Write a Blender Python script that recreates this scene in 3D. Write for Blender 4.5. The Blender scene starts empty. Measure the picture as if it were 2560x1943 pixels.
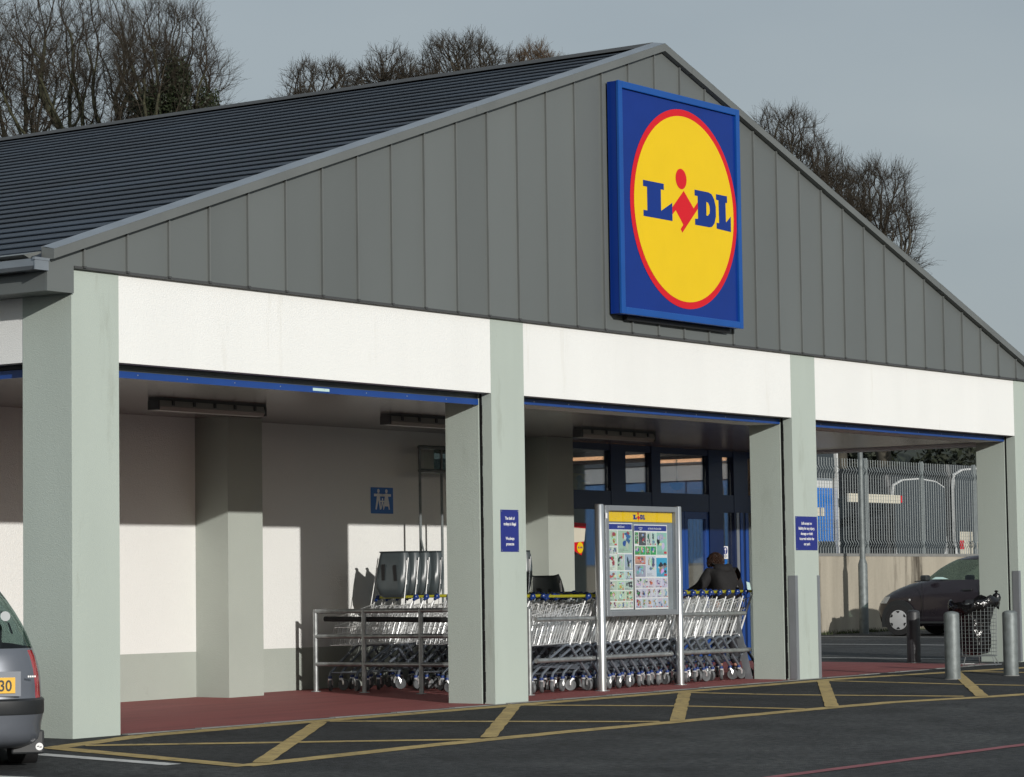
import bpy, bmesh, math, random
import numpy as np
from mathutils import Vector, Matrix

random.seed(7)
rng = np.random.default_rng(11)
scene = bpy.context.scene
COL = scene.collection

# ------------------------------------------------------------------ camera
cam_data = bpy.data.cameras.new("camera")
cam = bpy.data.objects.new("camera", cam_data)
COL.objects.link(cam)
scene.camera = cam
YAW, PITCH, ROLL = 0.9516, 0.0710, -0.0144
_f = Vector((math.sin(YAW) * math.cos(PITCH), math.cos(YAW) * math.cos(PITCH), math.sin(PITCH)))
_r0 = Vector((math.cos(YAW), -math.sin(YAW), 0))
_u0 = _r0.cross(_f)
_r = _r0 * math.cos(ROLL) + _u0 * math.sin(ROLL)
_u = -_r0 * math.sin(ROLL) + _u0 * math.cos(ROLL)
_m = Matrix((_r, _u, -_f)).transposed().to_4x4()
_m.translation = Vector((-17.0174, -16.6001, 1.1572))
cam.matrix_world = _m
cam_data.sensor_width = 36.0
cam_data.lens = 36.0 * 7121.5 / 2560.0
cam_data.clip_start = 0.1
cam_data.clip_end = 3000

# ------------------------------------------------------------------ world
SUN_ELEV = math.atan(0.295 / 1.1266)
SUN_AZ = math.radians(207.4)
world = bpy.data.worlds.new("World")
scene.world = world
world.use_nodes = True
nt = world.node_tree
nt.nodes.clear()
w_out = nt.nodes.new("ShaderNodeOutputWorld")
w_bg = nt.nodes.new("ShaderNodeBackground")
w_sky = nt.nodes.new("ShaderNodeTexSky")
w_sky.sky_type = 'NISHITA'
w_sky.sun_disc = False
w_sky.sun_elevation = SUN_ELEV
w_sky.sun_rotation = SUN_AZ
w_sky.air_density = 1.2
w_sky.dust_density = 2.0
w_tc = nt.nodes.new("ShaderNodeTexCoord")
w_map = nt.nodes.new("ShaderNodeMapping")
w_map.inputs['Scale'].default_value = (1.0, 1.0, 2.6)
w_map.inputs['Location'].default_value = (0.35, 0.1, 0.0)
w_noise = nt.nodes.new("ShaderNodeTexNoise")
w_noise.inputs['Scale'].default_value = 2.6
w_noise.inputs['Detail'].default_value = 6.0
w_noise.inputs['Roughness'].default_value = 0.42
w_ramp = nt.nodes.new("ShaderNodeValToRGB")          # cloud layer, darker and lighter grey
w_ramp.color_ramp.elements[0].position = 0.40
w_ramp.color_ramp.elements[0].color = (3.30, 3.85, 4.35, 1)
w_ramp.color_ramp.elements[1].position = 0.62
w_ramp.color_ramp.elements[1].color = (4.20, 4.70, 5.02, 1)
w_mix = nt.nodes.new("ShaderNodeMix")
w_mix.data_type = 'RGBA'
w_mix.inputs['Factor'].default_value = 0.85
nt.links.new(w_tc.outputs['Generated'], w_map.inputs['Vector'])
nt.links.new(w_map.outputs['Vector'], w_noise.inputs['Vector'])
nt.links.new(w_noise.outputs['Fac'], w_ramp.inputs['Fac'])
nt.links.new(w_sky.outputs['Color'], w_mix.inputs['A'])
nt.links.new(w_ramp.outputs['Color'], w_mix.inputs['B'])
nt.links.new(w_mix.outputs['Result'], w_bg.inputs['Color'])
w_bg.inputs['Strength'].default_value = 0.122
nt.links.new(w_bg.outputs['Background'], w_out.inputs['Surface'])

# ------------------------------------------------------------------ sun
sun_data = bpy.data.lights.new("sun", 'SUN')
sun_data.energy = 4.1
sun_data.angle = math.radians(0.55)
sun_data.color = (1.0, 0.972, 0.925)
sun = bpy.data.objects.new("sun", sun_data)
COL.objects.link(sun)
sun.location = (-30, -60, 20)
sun.rotation_euler = Vector((0.519, 1.0, -0.295)).to_track_quat('-Z', 'Y').to_euler()

vs = scene.view_settings
vs.view_transform = 'Standard'
vs.look = 'None'
vs.exposure = -0.32
vs.gamma = 1.0
vs.use_curve_mapping = False
scene.cycles.adaptive_threshold = 0.02
scene.cycles.max_bounces = 6
scene.cycles.diffuse_bounces = 1
scene.cycles.glossy_bounces = 4
scene.cycles.transparent_max_bounces = 10

# ------------------------------------------------------------------ materials
MATS = {}

def mat(name, color, rough=0.6, metal=0.0, var=0.06, vscale=3.0, bump=0.0, bscale=60.0,
        spec=0.5, coat=0.0, stretch=(1, 1, 1), emit=None, estr=0.0, dirt=None, dscale=2.0, dthr=0.62):
    """principled material with procedural colour variation, relief and optional dirt patches"""
    m = bpy.data.materials.new(name)
    m.use_nodes = True
    n = m.node_tree
    b = n.nodes['Principled BSDF']
    b.inputs['Roughness'].default_value = rough
    b.inputs['Metallic'].default_value = metal
    b.inputs['Specular IOR Level'].default_value = spec
    b.inputs['Coat Weight'].default_value = coat
    b.inputs['Coat Roughness'].default_value = 0.06
    tc = n.nodes.new("ShaderNodeTexCoord")
    mp = n.nodes.new("ShaderNodeMapping")
    mp.inputs['Scale'].default_value = stretch
    n.links.new(tc.outputs['Object'], mp.inputs['Vector'])
    tex = n.nodes.new("ShaderNodeTexNoise")
    tex.inputs['Scale'].default_value = vscale
    tex.inputs['Detail'].default_value = 6
    n.links.new(mp.outputs['Vector'], tex.inputs['Vector'])
    rp = n.nodes.new("ShaderNodeValToRGB")
    c = color
    rp.color_ramp.elements[0].position = 0.3
    rp.color_ramp.elements[1].position = 0.7
    rp.color_ramp.elements[0].color = (c[0] * (1 - var), c[1] * (1 - var), c[2] * (1 - var), 1)
    rp.color_ramp.elements[1].color = (min(1, c[0] * (1 + var)), min(1, c[1] * (1 + var)), min(1, c[2] * (1 + var)), 1)
    n.links.new(tex.outputs['Fac'], rp.inputs['Fac'])
    last = rp.outputs['Color']
    if dirt is not None:
        t2 = n.nodes.new("ShaderNodeTexNoise")
        t2.inputs['Scale'].default_value = dscale
        t2.inputs['Detail'].default_value = 8
        t2.inputs['Roughness'].default_value = 0.65
        n.links.new(mp.outputs['Vector'], t2.inputs['Vector'])
        r2 = n.nodes.new("ShaderNodeValToRGB")
        r2.color_ramp.elements[0].position = dthr
        r2.color_ramp.elements[0].color = (0, 0, 0, 1)
        r2.color_ramp.elements[1].position = min(1, dthr + 0.12)
        r2.color_ramp.elements[1].color = (1, 1, 1, 1)
        n.links.new(t2.outputs['Fac'], r2.inputs['Fac'])
        mx = n.nodes.new("ShaderNodeMix")
        mx.data_type = 'RGBA'
        n.links.new(r2.outputs['Color'], mx.inputs['Factor'])
        n.links.new(last, mx.inputs['A'])
        mx.inputs['B'].default_value = (*dirt, 1)
        last = mx.outputs['Result']
    n.links.new(last, b.inputs['Base Color'])
    if bump > 0:
        t3 = n.nodes.new("ShaderNodeTexNoise")
        t3.inputs['Scale'].default_value = bscale
        t3.inputs['Detail'].default_value = 4
        n.links.new(tc.outputs['Object'], t3.inputs['Vector'])
        bp = n.nodes.new("ShaderNodeBump")
        bp.inputs['Strength'].default_value = bump
        bp.inputs['Distance'].default_value = 0.02
        n.links.new(t3.outputs['Fac'], bp.inputs['Height'])
        n.links.new(bp.outputs['Normal'], b.inputs['Normal'])
    if emit is not None:
        b.inputs['Emission Color'].default_value = (*emit, 1)
        b.inputs['Emission Strength'].default_value = estr
    MATS[name] = m
    return m

def glass_mat(name, tint, refl=0.25, rough=0.0, slope=0.5):
    """thin window glass: mostly see-through, with a mirror share that grows at grazing angles"""
    m = bpy.data.materials.new(name)
    m.use_nodes = True
    n = m.node_tree
    n.nodes.clear()
    o = n.nodes.new("ShaderNodeOutputMaterial")
    t = n.nodes.new("ShaderNodeBsdfTransparent")
    t.inputs['Color'].default_value = (*tint, 1)
    g = n.nodes.new("ShaderNodeBsdfGlossy")
    g.inputs['Color'].default_value = (0.95, 0.97, 1.0, 1)
    g.inputs['Roughness'].default_value = rough
    lw = n.nodes.new("ShaderNodeLayerWeight")
    lw.inputs['Blend'].default_value = 0.35
    ma = n.nodes.new("ShaderNodeMath")
    ma.operation = 'MULTIPLY_ADD'
    ma.inputs[1].default_value = slope
    ma.inputs[2].default_value = refl
    n.links.new(lw.outputs['Fresnel'], ma.inputs[0])
    mx = n.nodes.new("ShaderNodeMixShader")
    n.links.new(ma.outputs[0], mx.inputs['Fac'])
    n.links.new(t.outputs[0], mx.inputs[1])
    n.links.new(g.outputs[0], mx.inputs[2])
    n.links.new(mx.outputs[0], o.inputs['Surface'])
    MATS[name] = m
    return m

def per_object_tone(name, amount):
    """each sheet of this material is a touch lighter or darker than its neighbour"""
    n = MATS[name].node_tree
    b = n.nodes['Principled BSDF']
    src = b.inputs['Base Color'].links[0].from_socket
    oi = n.nodes.new("ShaderNodeObjectInfo")
    mr = n.nodes.new("ShaderNodeMapRange")
    mr.inputs['To Min'].default_value = 1 - amount
    mr.inputs['To Max'].default_value = 1 + amount
    n.links.new(oi.outputs['Random'], mr.inputs['Value'])
    vm = n.nodes.new("ShaderNodeVectorMath")
    vm.operation = 'SCALE'
    n.links.new(src, vm.inputs[0])
    n.links.new(mr.outputs['Result'], vm.inputs['Scale'])
    n.links.new(vm.outputs['Vector'], b.inputs['Base Color'])

def vcol_mat(name, rough=0.5):
    m = bpy.data.materials.new(name)
    m.use_nodes = True
    n = m.node_tree
    b = n.nodes['Principled BSDF']
    b.inputs['Roughness'].default_value = rough
    a = n.nodes.new("ShaderNodeVertexColor")
    a.layer_name = "print"
    n.links.new(a.outputs['Color'], b.inputs['Base Color'])
    MATS[name] = m
    return m

def asphalt_mat(name="asphalt", k=1.0):
    m = bpy.data.materials.new(name)
    m.use_nodes = True
    n = m.node_tree
    b = n.nodes['Principled BSDF']
    b.inputs['Roughness'].default_value = 0.86
    b.inputs['Specular IOR Level'].default_value = 0.3
    tc = n.nodes.new("ShaderNodeTexCoord")
    big = n.nodes.new("ShaderNodeTexNoise")
    big.inputs['Scale'].default_value = 0.45
    big.inputs['Detail'].default_value = 7
    fine = n.nodes.new("ShaderNodeTexNoise")
    fine.inputs['Scale'].default_value = 16
    fine.inputs['Detail'].default_value = 8
    vor = n.nodes.new("ShaderNodeTexVoronoi")
    vor.inputs['Scale'].default_value = 70
    for t in (big, fine, vor):
        n.links.new(tc.outputs['Object'], t.inputs['Vector'])
    r1 = n.nodes.new("ShaderNodeValToRGB")
    r1.color_ramp.elements[0].position = 0.35
    r1.color_ramp.elements[0].color = (0.026, 0.028, 0.030, 1)
    r1.color_ramp.elements[1].position = 0.68
    r1.color_ramp.elements[1].color = (0.044, 0.047, 0.049, 1)
    n.links.new(big.outputs['Fac'], r1.inputs['Fac'])
    r2 = n.nodes.new("ShaderNodeValToRGB")
    r2.color_ramp.elements[0].position = 0.3
    r2.color_ramp.elements[0].color = (0.48, 0.48, 0.48, 1)
    r2.color_ramp.elements[1].position = 0.72
    r2.color_ramp.elements[1].color = (1.7, 1.7, 1.65, 1)
    n.links.new(fine.outputs['Fac'], r2.inputs['Fac'])
    mx = n.nodes.new("ShaderNodeMix")
    mx.data_type = 'RGBA'
    mx.blend_type = 'MULTIPLY'
    mx.inputs['Factor'].default_value = 1
    n.links.new(r1.outputs['Color'], mx.inputs['A'])
    n.links.new(r2.outputs['Color'], mx.inputs['B'])
    # pale stone chips
    chips = n.nodes.new("ShaderNodeTexNoise")
    chips.inputs['Scale'].default_value = 9
    chips.inputs['Detail'].default_value = 9
    chips.inputs['Roughness'].default_value = 0.85
    n.links.new(tc.outputs['Object'], chips.inputs['Vector'])
    r3 = n.nodes.new("ShaderNodeValToRGB")
    r3.color_ramp.elements[0].position = 0.665
    r3.color_ramp.elements[0].color = (0, 0, 0, 1)
    r3.color_ramp.elements[1].position = 0.72
    r3.color_ramp.elements[1].color = (1, 1, 1, 1)
    n.links.new(chips.outputs['Fac'], r3.inputs['Fac'])
    mx2 = n.nodes.new("ShaderNodeMix")
    mx2.data_type = 'RGBA'
    n.links.new(r3.outputs['Color'], mx2.inputs['Factor'])
    n.links.new(mx.outputs['Result'], mx2.inputs['A'])
    mx2.inputs['B'].default_value = (0.16, 0.16, 0.15, 1)
    # oil spots and older, paler patches
    st = n.nodes.new("ShaderNodeTexNoise")
    st.inputs['Scale'].default_value = 1.1
    st.inputs['Detail'].default_value = 10
    st.inputs['Roughness'].default_value = 0.62
    n.links.new(tc.outputs['Object'], st.inputs['Vector'])
    r4 = n.nodes.new("ShaderNodeValToRGB")
    r4.color_ramp.elements[0].position = 0.34
    r4.color_ramp.elements[0].color = (1.35, 1.33, 1.3, 1)
    r4.color_ramp.elements[1].position = 0.66
    r4.color_ramp.elements[1].color = (0.62, 0.62, 0.63, 1)
    e_ = r4.color_ramp.elements.new(0.5)
    e_.color = (1, 1, 1, 1)
    n.links.new(st.outputs['Fac'], r4.inputs['Fac'])
    mx3 = n.nodes.new("ShaderNodeMix")
    mx3.data_type = 'RGBA'
    mx3.blend_type = 'MULTIPLY'
    mx3.inputs['Factor'].default_value = 1
    n.links.new(mx2.outputs['Result'], mx3.inputs['A'])
    n.links.new(r4.outputs['Color'], mx3.inputs['B'])
    n.links.new(mx3.outputs['Result'], b.inputs['Base Color'])
    bp = n.nodes.new("ShaderNodeBump")
    bp.inputs['Strength'].default_value = 0.45
    bp.inputs['Distance'].default_value = 0.012
    n.links.new(vor.outputs['Distance'], bp.inputs['Height'])
    n.links.new(bp.outputs['Normal'], b.inputs['Normal'])
    for e in r1.color_ramp.elements:
        e.color = (e.color[0] * k, e.color[1] * k, e.color[2] * k, 1)
    MATS[name] = m

asphalt_mat()
asphalt_mat("asphalt_new", 0.66)
mat("yellow_paint", (0.40, 0.295, 0.115), 0.8, var=0.2, vscale=6, bump=0.25, bscale=90, dirt=(0.075, 0.068, 0.05), dscale=11, dthr=0.565)
mat("white_paint_line", (0.55, 0.55, 0.53), 0.8, var=0.12, vscale=6, dirt=(0.09, 0.09, 0.09), dscale=16, dthr=0.58)
mat("pink_paint", (0.24, 0.075, 0.085), 0.85, var=0.2, vscale=8, dirt=(0.07, 0.06, 0.06), dscale=18, dthr=0.6)
mat("red_floor", (0.25, 0.062, 0.058), 0.75, var=0.14, vscale=1.5, stretch=(0.5, 3, 1), bump=0.25, bscale=50, dirt=(0.31, 0.16, 0.15), dscale=5, dthr=0.66)
mat("kerb_concrete", (0.20, 0.20, 0.19), 0.9, var=0.15, vscale=4, bump=0.3)
mat("pillar_paint", (0.415, 0.47, 0.425), 0.8, var=0.03, vscale=1.2, bump=0.28, bscale=120, stretch=(2, 2, 0.45), dirt=(0.345, 0.385, 0.34), dscale=1.4, dthr=0.59)
mat("white_render", (0.79, 0.795, 0.775), 0.88, var=0.02, vscale=0.8, bump=0.3, bscale=95, stretch=(2.2, 2.2, 0.25), dirt=(0.70, 0.695, 0.655), dscale=1.3, dthr=0.60)
mat("porch_white", (0.79, 0.79, 0.76), 0.88, var=0.02, vscale=0.8, bump=0.35, bscale=95)
mat("band_paint", (0.40, 0.43, 0.385), 0.8, var=0.04, vscale=1.4, bump=0.25, bscale=110, dirt=(0.33, 0.34, 0.31), dscale=2.5, dthr=0.66)
mat("zinc", (0.138, 0.151, 0.148), 0.48, metal=0.15, var=0.07, vscale=0.6, stretch=(1, 1, 0.35), bump=0.05, bscale=3)
mat("zinc_edge", (0.16, 0.17, 0.165), 0.42, metal=0.25, var=0.08, vscale=2)
mat("zinc_light", (0.27, 0.30, 0.33), 0.35, metal=0.5, var=0.1, vscale=3)
mat("zinc_dark", (0.055, 0.057, 0.058), 0.55, var=0.1)
mat("roof_tile", (0.018, 0.027, 0.040), 0.62, var=0.3, vscale=1.4, stretch=(1, 0.4, 1), bump=0.15, bscale=30, spec=0.5)
mat("blue_paint", (0.012, 0.055, 0.24), 0.35, var=0.08)
mat("blue_frame", (0.004, 0.014, 0.062), 0.35, var=0.1)
mat("sign_blue", (0.004, 0.028, 0.20), 0.28, var=0.05, spec=0.22)
mat("sign_blue_frame", (0.008, 0.072, 0.30), 0.3, var=0.05, spec=0.3)
mat("sign_yellow", (0.76, 0.51, 0.006), 0.28, var=0.02, spec=0.22)
mat("sign_red", (0.60, 0.008, 0.016), 0.28, var=0.03, spec=0.22)
mat("notice_blue", (0.018, 0.028, 0.20), 0.35, var=0.1)
mat("notice_white", (0.78, 0.78, 0.78), 0.5, var=0.02)
mat("family_blue", (0.01, 0.13, 0.46), 0.3, var=0.04)
mat("ceiling", (0.23, 0.225, 0.22), 0.24, var=0.05, vscale=2, stretch=(0.3, 4, 1), spec=0.6)
mat("lamp_plastic", (0.30, 0.29, 0.27), 0.4, var=0.08)
mat("black", (0.006, 0.006, 0.007), 0.5, var=0.1)
mat("shutter_grey", (0.11, 0.125, 0.125), 0.4, metal=0.4, var=0.1)
mat("galvanised", (0.33, 0.345, 0.345), 0.42, metal=0.65, var=0.22, vscale=14, bump=0.06, bscale=25)
mat("galvanised_dull", (0.17, 0.19, 0.19), 0.55, metal=0.35, var=0.22, vscale=10, bump=0.08, bscale=30)
mat("dark_post", (0.035, 0.036, 0.04), 0.5, var=0.15)
mat("aluminium", (0.62, 0.63, 0.63), 0.28, metal=0.9, var=0.05, vscale=4)
mat("aluminium_satin", (0.30, 0.32, 0.34), 0.4, metal=0.5, var=0.06)
mat("chrome_wire", (0.86, 0.87, 0.87), 0.30, metal=0.7, var=0.1, vscale=40)
mat("chrome_bar", (0.90, 0.90, 0.89), 0.28, metal=0.75, var=0.06, vscale=20)
mat("trolley_tube", (0.19, 0.215, 0.25), 0.36, metal=0.55, var=0.12, vscale=20)
mat("handle_yellow", (0.50, 0.47, 0.035), 0.32, var=0.05)
mat("handle_blue", (0.010, 0.035, 0.17), 0.35, var=0.08)
mat("seat_plastic", (0.058, 0.072, 0.077), 0.32, var=0.1, vscale=8)
mat("wheel_rubber", (0.10, 0.105, 0.11), 0.6, var=0.15, vscale=20)
mat("tyre", (0.016, 0.016, 0.017), 0.75, var=0.2, vscale=30)
mat("hubcap", (0.55, 0.56, 0.57), 0.35, metal=0.3, var=0.05)
mat("car_black_plum", (0.026, 0.021, 0.027), 0.24, metal=0.2, var=0.1, vscale=3, coat=0.35)
mat("car_silver_blue", (0.135, 0.148, 0.172), 0.36, metal=0.3, var=0.05, vscale=3, coat=0.3)
mat("car_trim", (0.020, 0.022, 0.024), 0.5, var=0.1)
mat("car_glass", (0.010, 0.014, 0.022), 0.05, var=0.1, spec=0.6)
mat("lamp_red", (0.42, 0.006, 0.012), 0.12, var=0.2, vscale=18, coat=0.6)
mat("lamp_clear", (0.55, 0.56, 0.55), 0.12, var=0.1, coat=0.6)
mat("plate_yellow", (0.75, 0.42, 0.01), 0.35, var=0.03)
mat("plate_black", (0.01, 0.01, 0.01), 0.5, var=0.0)
mat("bag_black", (0.007, 0.007, 0.008), 0.16, var=0.2, vscale=8, bump=0.9, bscale=14)
mat("concrete_wall", (0.36, 0.325, 0.26), 0.9, var=0.16, vscale=2.5, stretch=(1, 1, 0.16), bump=0.35, bscale=16, dirt=(0.075, 0.062, 0.046), dscale=1.3, dthr=0.53)
mat("fence_wire", (0.20, 0.225, 0.225), 0.55, metal=0.1, var=0.1, vscale=10)
mat("bus_blue", (0.012, 0.16, 0.55), 0.25, var=0.06, coat=0.4)
mat("bus_white", (0.62, 0.63, 0.62), 0.3, var=0.05, coat=0.4)
mat("bus_grey", (0.20, 0.23, 0.25), 0.35, var=0.1)
mat("bus_dark", (0.018, 0.020, 0.023), 0.5, var=0.2)
mat("shed_grey", (0.44, 0.45, 0.45), 0.6, var=0.06)
mat("shed_blue", (0.03, 0.17, 0.42), 0.5, var=0.06)
mat("bus_glass", (0.030, 0.038, 0.044), 0.3, var=0.1)
mat("cream_panel", (0.62, 0.58, 0.47), 0.5, var=0.08)
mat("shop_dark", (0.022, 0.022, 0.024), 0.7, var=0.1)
mat("shop_floor", (0.10, 0.10, 0.095), 0.4, var=0.1)
mat("strip_light", (0.9, 0.8, 0.7), 0.5, emit=(1.0, 0.52, 0.26), estr=2.2)
mat("jacket", (0.010, 0.0095, 0.010), 0.85, var=0.2, vscale=12, bump=0.3, bscale=40)
mat("trousers", (0.014, 0.015, 0.020), 0.8, var=0.15)
mat("skin", (0.46, 0.25, 0.18), 0.5, var=0.06)
mat("hair", (0.030, 0.014, 0.008), 0.5, var=0.35, vscale=30, bump=0.6, bscale=60)
mat("paper_mint", (0.55, 0.75, 0.72), 0.7, var=0.03)
mat("bark", (0.050, 0.044, 0.032), 0.9, var=0.35, vscale=6, bump=0.4, bscale=20)
mat("bark_moss", (0.046, 0.046, 0.024), 0.9, var=0.35, vscale=6, bump=0.4, bscale=20)
mat("twig", (0.050, 0.042, 0.032), 0.95, spec=0.1, var=0.3, vscale=4)
mat("twig_brown", (0.085, 0.055, 0.030), 0.9, var=0.3, vscale=4)
mat("ivy", (0.020, 0.030, 0.010), 0.6, var=0.45, vscale=6)
mat("evergreen", (0.013, 0.018, 0.007), 0.75, var=0.5, vscale=2)
mat("grass", (0.04, 0.055, 0.018), 0.8, var=0.4, vscale=20)
glass_mat("shop_glass", (0.90, 0.92, 0.92), 0.22)
glass_mat("case_glass", (0.98, 0.985, 0.985), 0.0, slope=0.12)
glass_mat("side_glass", (0.42, 0.52, 0.49), 0.03, slope=0.3)
vcol_mat("print", 0.35)
per_object_tone("zinc", 0.075)
per_object_tone("roof_tile", 0.16)
per_object_tone("chrome_wire", 0.1)
per_object_tone("wheel_rubber", 0.3)

# ------------------------------------------------------------------ helpers
def gz(x, y):
    """height of the tarmac and of the porch floor"""
    x = min(max(x, -40.0), 60.0)
    y = min(max(y, -40.0), 40.0)
    return 0.0068 * x + (0.03 * y if y < 0 else 0.008 * y)

class MB:
    def __init__(s):
        s.v, s.f = [], []

    def poly(s, pts):
        i = len(s.v)
        s.v += [tuple(p) for p in pts]
        s.f.append(tuple(range(i, i + len(pts))))
        return s

    def box(s, a, b):
        x0, y0, z0 = a
        x1, y1, z1 = b
        i = len(s.v)
        s.v += [(x0, y0, z0), (x1, y0, z0), (x1, y1, z0), (x0, y1, z0), (x0, y0, z1), (x1, y0, z1), (x1, y1, z1), (x0, y1, z1)]
        s.f += [(i, i + 3, i + 2, i + 1), (i + 4, i + 5, i + 6, i + 7), (i, i + 1, i + 5, i + 4),
                (i + 1, i + 2, i + 6, i + 5), (i + 2, i + 3, i + 7, i + 6), (i + 3, i, i + 4, i + 7)]
        return s

    def prism(s, poly, axis, a, b):
        """extrude a 2D polygon along an axis; poly coords are the other two axes in xyz order"""
        def P(u, w, t):
            return {'x': (t, u, w), 'y': (u, t, w), 'z': (u, w, t)}[axis]
        i, n = len(s.v), len(poly)
        s.v += [P(u, w, a) for u, w in poly] + [P(u, w, b) for u, w in poly]
        s.f.append(tuple(range(i, i + n)))
        s.f.append(tuple(range(i + 2 * n - 1, i + n - 1, -1)))
        for k in range(n):
            l = (k + 1) % n
            s.f.append((i + k, i + n + k, i + n + l, i + l))
        return s

    def tube(s, pts, r, n=8, cap=True):
        pts = [Vector(p) for p in pts]
        rs = r if isinstance(r, (list, tuple)) else [r] * len(pts)
        rings = []
        prev = None
        for k, p in enumerate(pts):
            if k == 0:
                d = pts[1] - p
            elif k == len(pts) - 1:
                d = p - pts[k - 1]
            else:
                d = (pts[k + 1] - p).normalized() + (p - pts[k - 1]).normalized()
            d.normalize()
            if prev is None:
                a = Vector((0, 0, 1)) if abs(d.z) < 0.9 else Vector((1, 0, 0))
                e1 = d.cross(a).normalized()
            else:
                e1 = (prev - d * prev.dot(d)).normalized()
            prev = e1
            e2 = d.cross(e1)
            i = len(s.v)
            for j in range(n):
                t = 2 * math.pi * j / n
                s.v.append(tuple(p + e1 * math.cos(t) * rs[k] + e2 * math.sin(t) * rs[k]))
            rings.append(i)
        for a, b in zip(rings, rings[1:]):
            for j in range(n):
                l = (j + 1) % n
                s.f.append((a + j, a + l, b + l, b + j))
        if cap:
            s.f.append(tuple(rings[0] + j for j in reversed(range(n))))
            s.f.append(tuple(rings[-1] + j for j in range(n)))
        return s

    def lathe(s, prof, c=(0, 0, 0), n=16, axis='z'):
        """profile of (radius, height) turned about an axis through c"""
        rings = []
        for r, h in prof:
            i = len(s.v)
            for j in range(n):
                t = 2 * math.pi * j / n
                u, w = r * math.cos(t), r * math.sin(t)
                p = {'z': (u, w, h), 'x': (h, u, w), 'y': (u, h, w)}[axis]
                s.v.append((c[0] + p[0], c[1] + p[1], c[2] + p[2]))
            rings.append(i)
        for a, b in zip(rings, rings[1:]):
            for j in range(n):
                l = (j + 1) % n
                s.f.append((a + j, a + l, b + l, b + j))
        s.f.append(tuple(rings[0] + j for j in reversed(range(n))))
        s.f.append(tuple(rings[-1] + j for j in range(n)))
        return s

    def build(s, name, m, parent=None, smooth=False, world=True, bevel=0.0):
        me = bpy.data.meshes.new(name)
        off = parent_world(parent) if (world and parent is not None) else Vector((0, 0, 0))
        me.from_pydata([(v[0] - off.x, v[1] - off.y, v[2] - off.z) for v in s.v], [], s.f)
        bm = bmesh.new()
        bm.from_mesh(me)
        bmesh.ops.recalc_face_normals(bm, faces=bm.faces)
        bm.to_mesh(me)
        bm.free()
        me.materials.append(MATS[m])
        if smooth:
            me.polygons.foreach_set("use_smooth", [True] * len(me.polygons))
            me.set_sharp_from_angle(angle=math.radians(40))
        o = bpy.data.objects.new(name, me)
        COL.objects.link(o)
        o.parent = parent
        if bevel:
            bv = o.modifiers.new("bevel", 'BEVEL')
            bv.width = bevel
            bv.segments = 2
            bv.limit_method = 'ANGLE'
        return o

def parent_world(p):
    v = Vector((0, 0, 0))
    while p is not None:
        v += p.location
        p = p.parent
    return v

def empty(name, loc=(0, 0, 0), rz=0.0):
    o = bpy.data.objects.new(name, None)
    o.empty_display_size = 0.2
    o.location = loc
    o.rotation_euler = (0, 0, rz)
    COL.objects.link(o)
    return o

def tag(o, label, cat, group=None):
    o["label"] = label
    o["category"] = cat
    if group:
        o["group"] = group
    return o

def structure(o):
    o["kind"] = "structure"
    return o

def copy_tree(o, parent=None):
    c = o.copy()
    COL.objects.link(c)
    c.parent = parent
    for ch in list(o.children):
        copy_tree(ch, c)
    return c

def text_faces(body, height, align='CENTER', sx=1.0, spacing=1.0, bold=0.0):
    """flat lettering as verts and faces, x right and z up, baseline at z=0"""
    cu = bpy.data.curves.new("lettering", 'FONT')
    cu.body = body
    cu.align_x = align
    cu.size = height / 0.72
    cu.space_character = spacing
    cu.offset = bold
    cu.resolution_u = 3
    ob = bpy.data.objects.new("lettering", cu)
    COL.objects.link(ob)
    dg = bpy.context.evaluated_depsgraph_get()
    me = bpy.data.meshes.new_from_object(ob.evaluated_get(dg))
    vs_ = [(v.co.x * sx, v.co.y) for v in me.vertices]
    fs_ = [tuple(p.vertices) for p in me.polygons]
    bpy.data.objects.remove(ob)
    bpy.data.curves.remove(cu)
    bpy.data.meshes.remove(me)
    return vs_, fs_

def add_text(mb, body, cx, z, y, height, sx=1.0, align='CENTER', bold=0.0, spacing=1.0):
    vv, ff = text_faces(body, height, align, sx, spacing, bold)
    i = len(mb.v)
    mb.v += [(cx + a, y, z + b) for a, b in vv]
    mb.f += [tuple(i + k for k in f) for f in ff]

def circle_pts(cx, cz, r, n=40):
    return [(cx + r * math.cos(2 * math.pi * k / n), cz + r * math.sin(2 * math.pi * k / n)) for k in range(n)]

def flat(mb, pts2, y):
    mb.poly([(a, y, b) for a, b in pts2])
# ------------------------------------------------------------------ ground
gm = MB()
xs = [-500, -40, 60, 700]
ys = [-500, -40, 0, 40, 700]
for a in range(len(xs) - 1):
    for b in range(len(ys) - 1):
        q = [(xs[a], ys[b]), (xs[a + 1], ys[b]), (xs[a + 1], ys[b + 1]), (xs[a], ys[b + 1])]
        gm.poly([(x, y, gz(x, y)) for x, y in q])
structure(gm.build("car_park_tarmac", "asphalt"))
ts = MB()
ts.poly([(x, y, gz(x, y) + 0.002) for x, y in [(-1.1, -2.82), (1.2, -2.7), (7.8, -2.8), (10.4, -3.2), (24, -4.85), (24, -0.06), (-0.1, -0.06), (-0.9, -0.6)]])
structure(ts.build("newer_tarmac_strip", "asphalt_new"))

fl = MB()
fl.poly([(x, y, gz(x, y) + 0.005) for x, y in [(0.02, 0.02), (17.0, 0.02), (17.0, 3.96), (0.02, 3.96)]])
structure(fl.build("porch_floor", "red_floor"))
kb = MB()
for k in range(18):
    x0, x1 = 0.6 + k * 0.915, 0.6 + (k + 1) * 0.915 - 0.012
    kb.box((x0, -0.055, gz(x0, 0) - 0.05), (x1, 0.018, gz(x0, 0) + 0.009))
structure(kb.build("edging_kerb", "kerb_concrete"))

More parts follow.
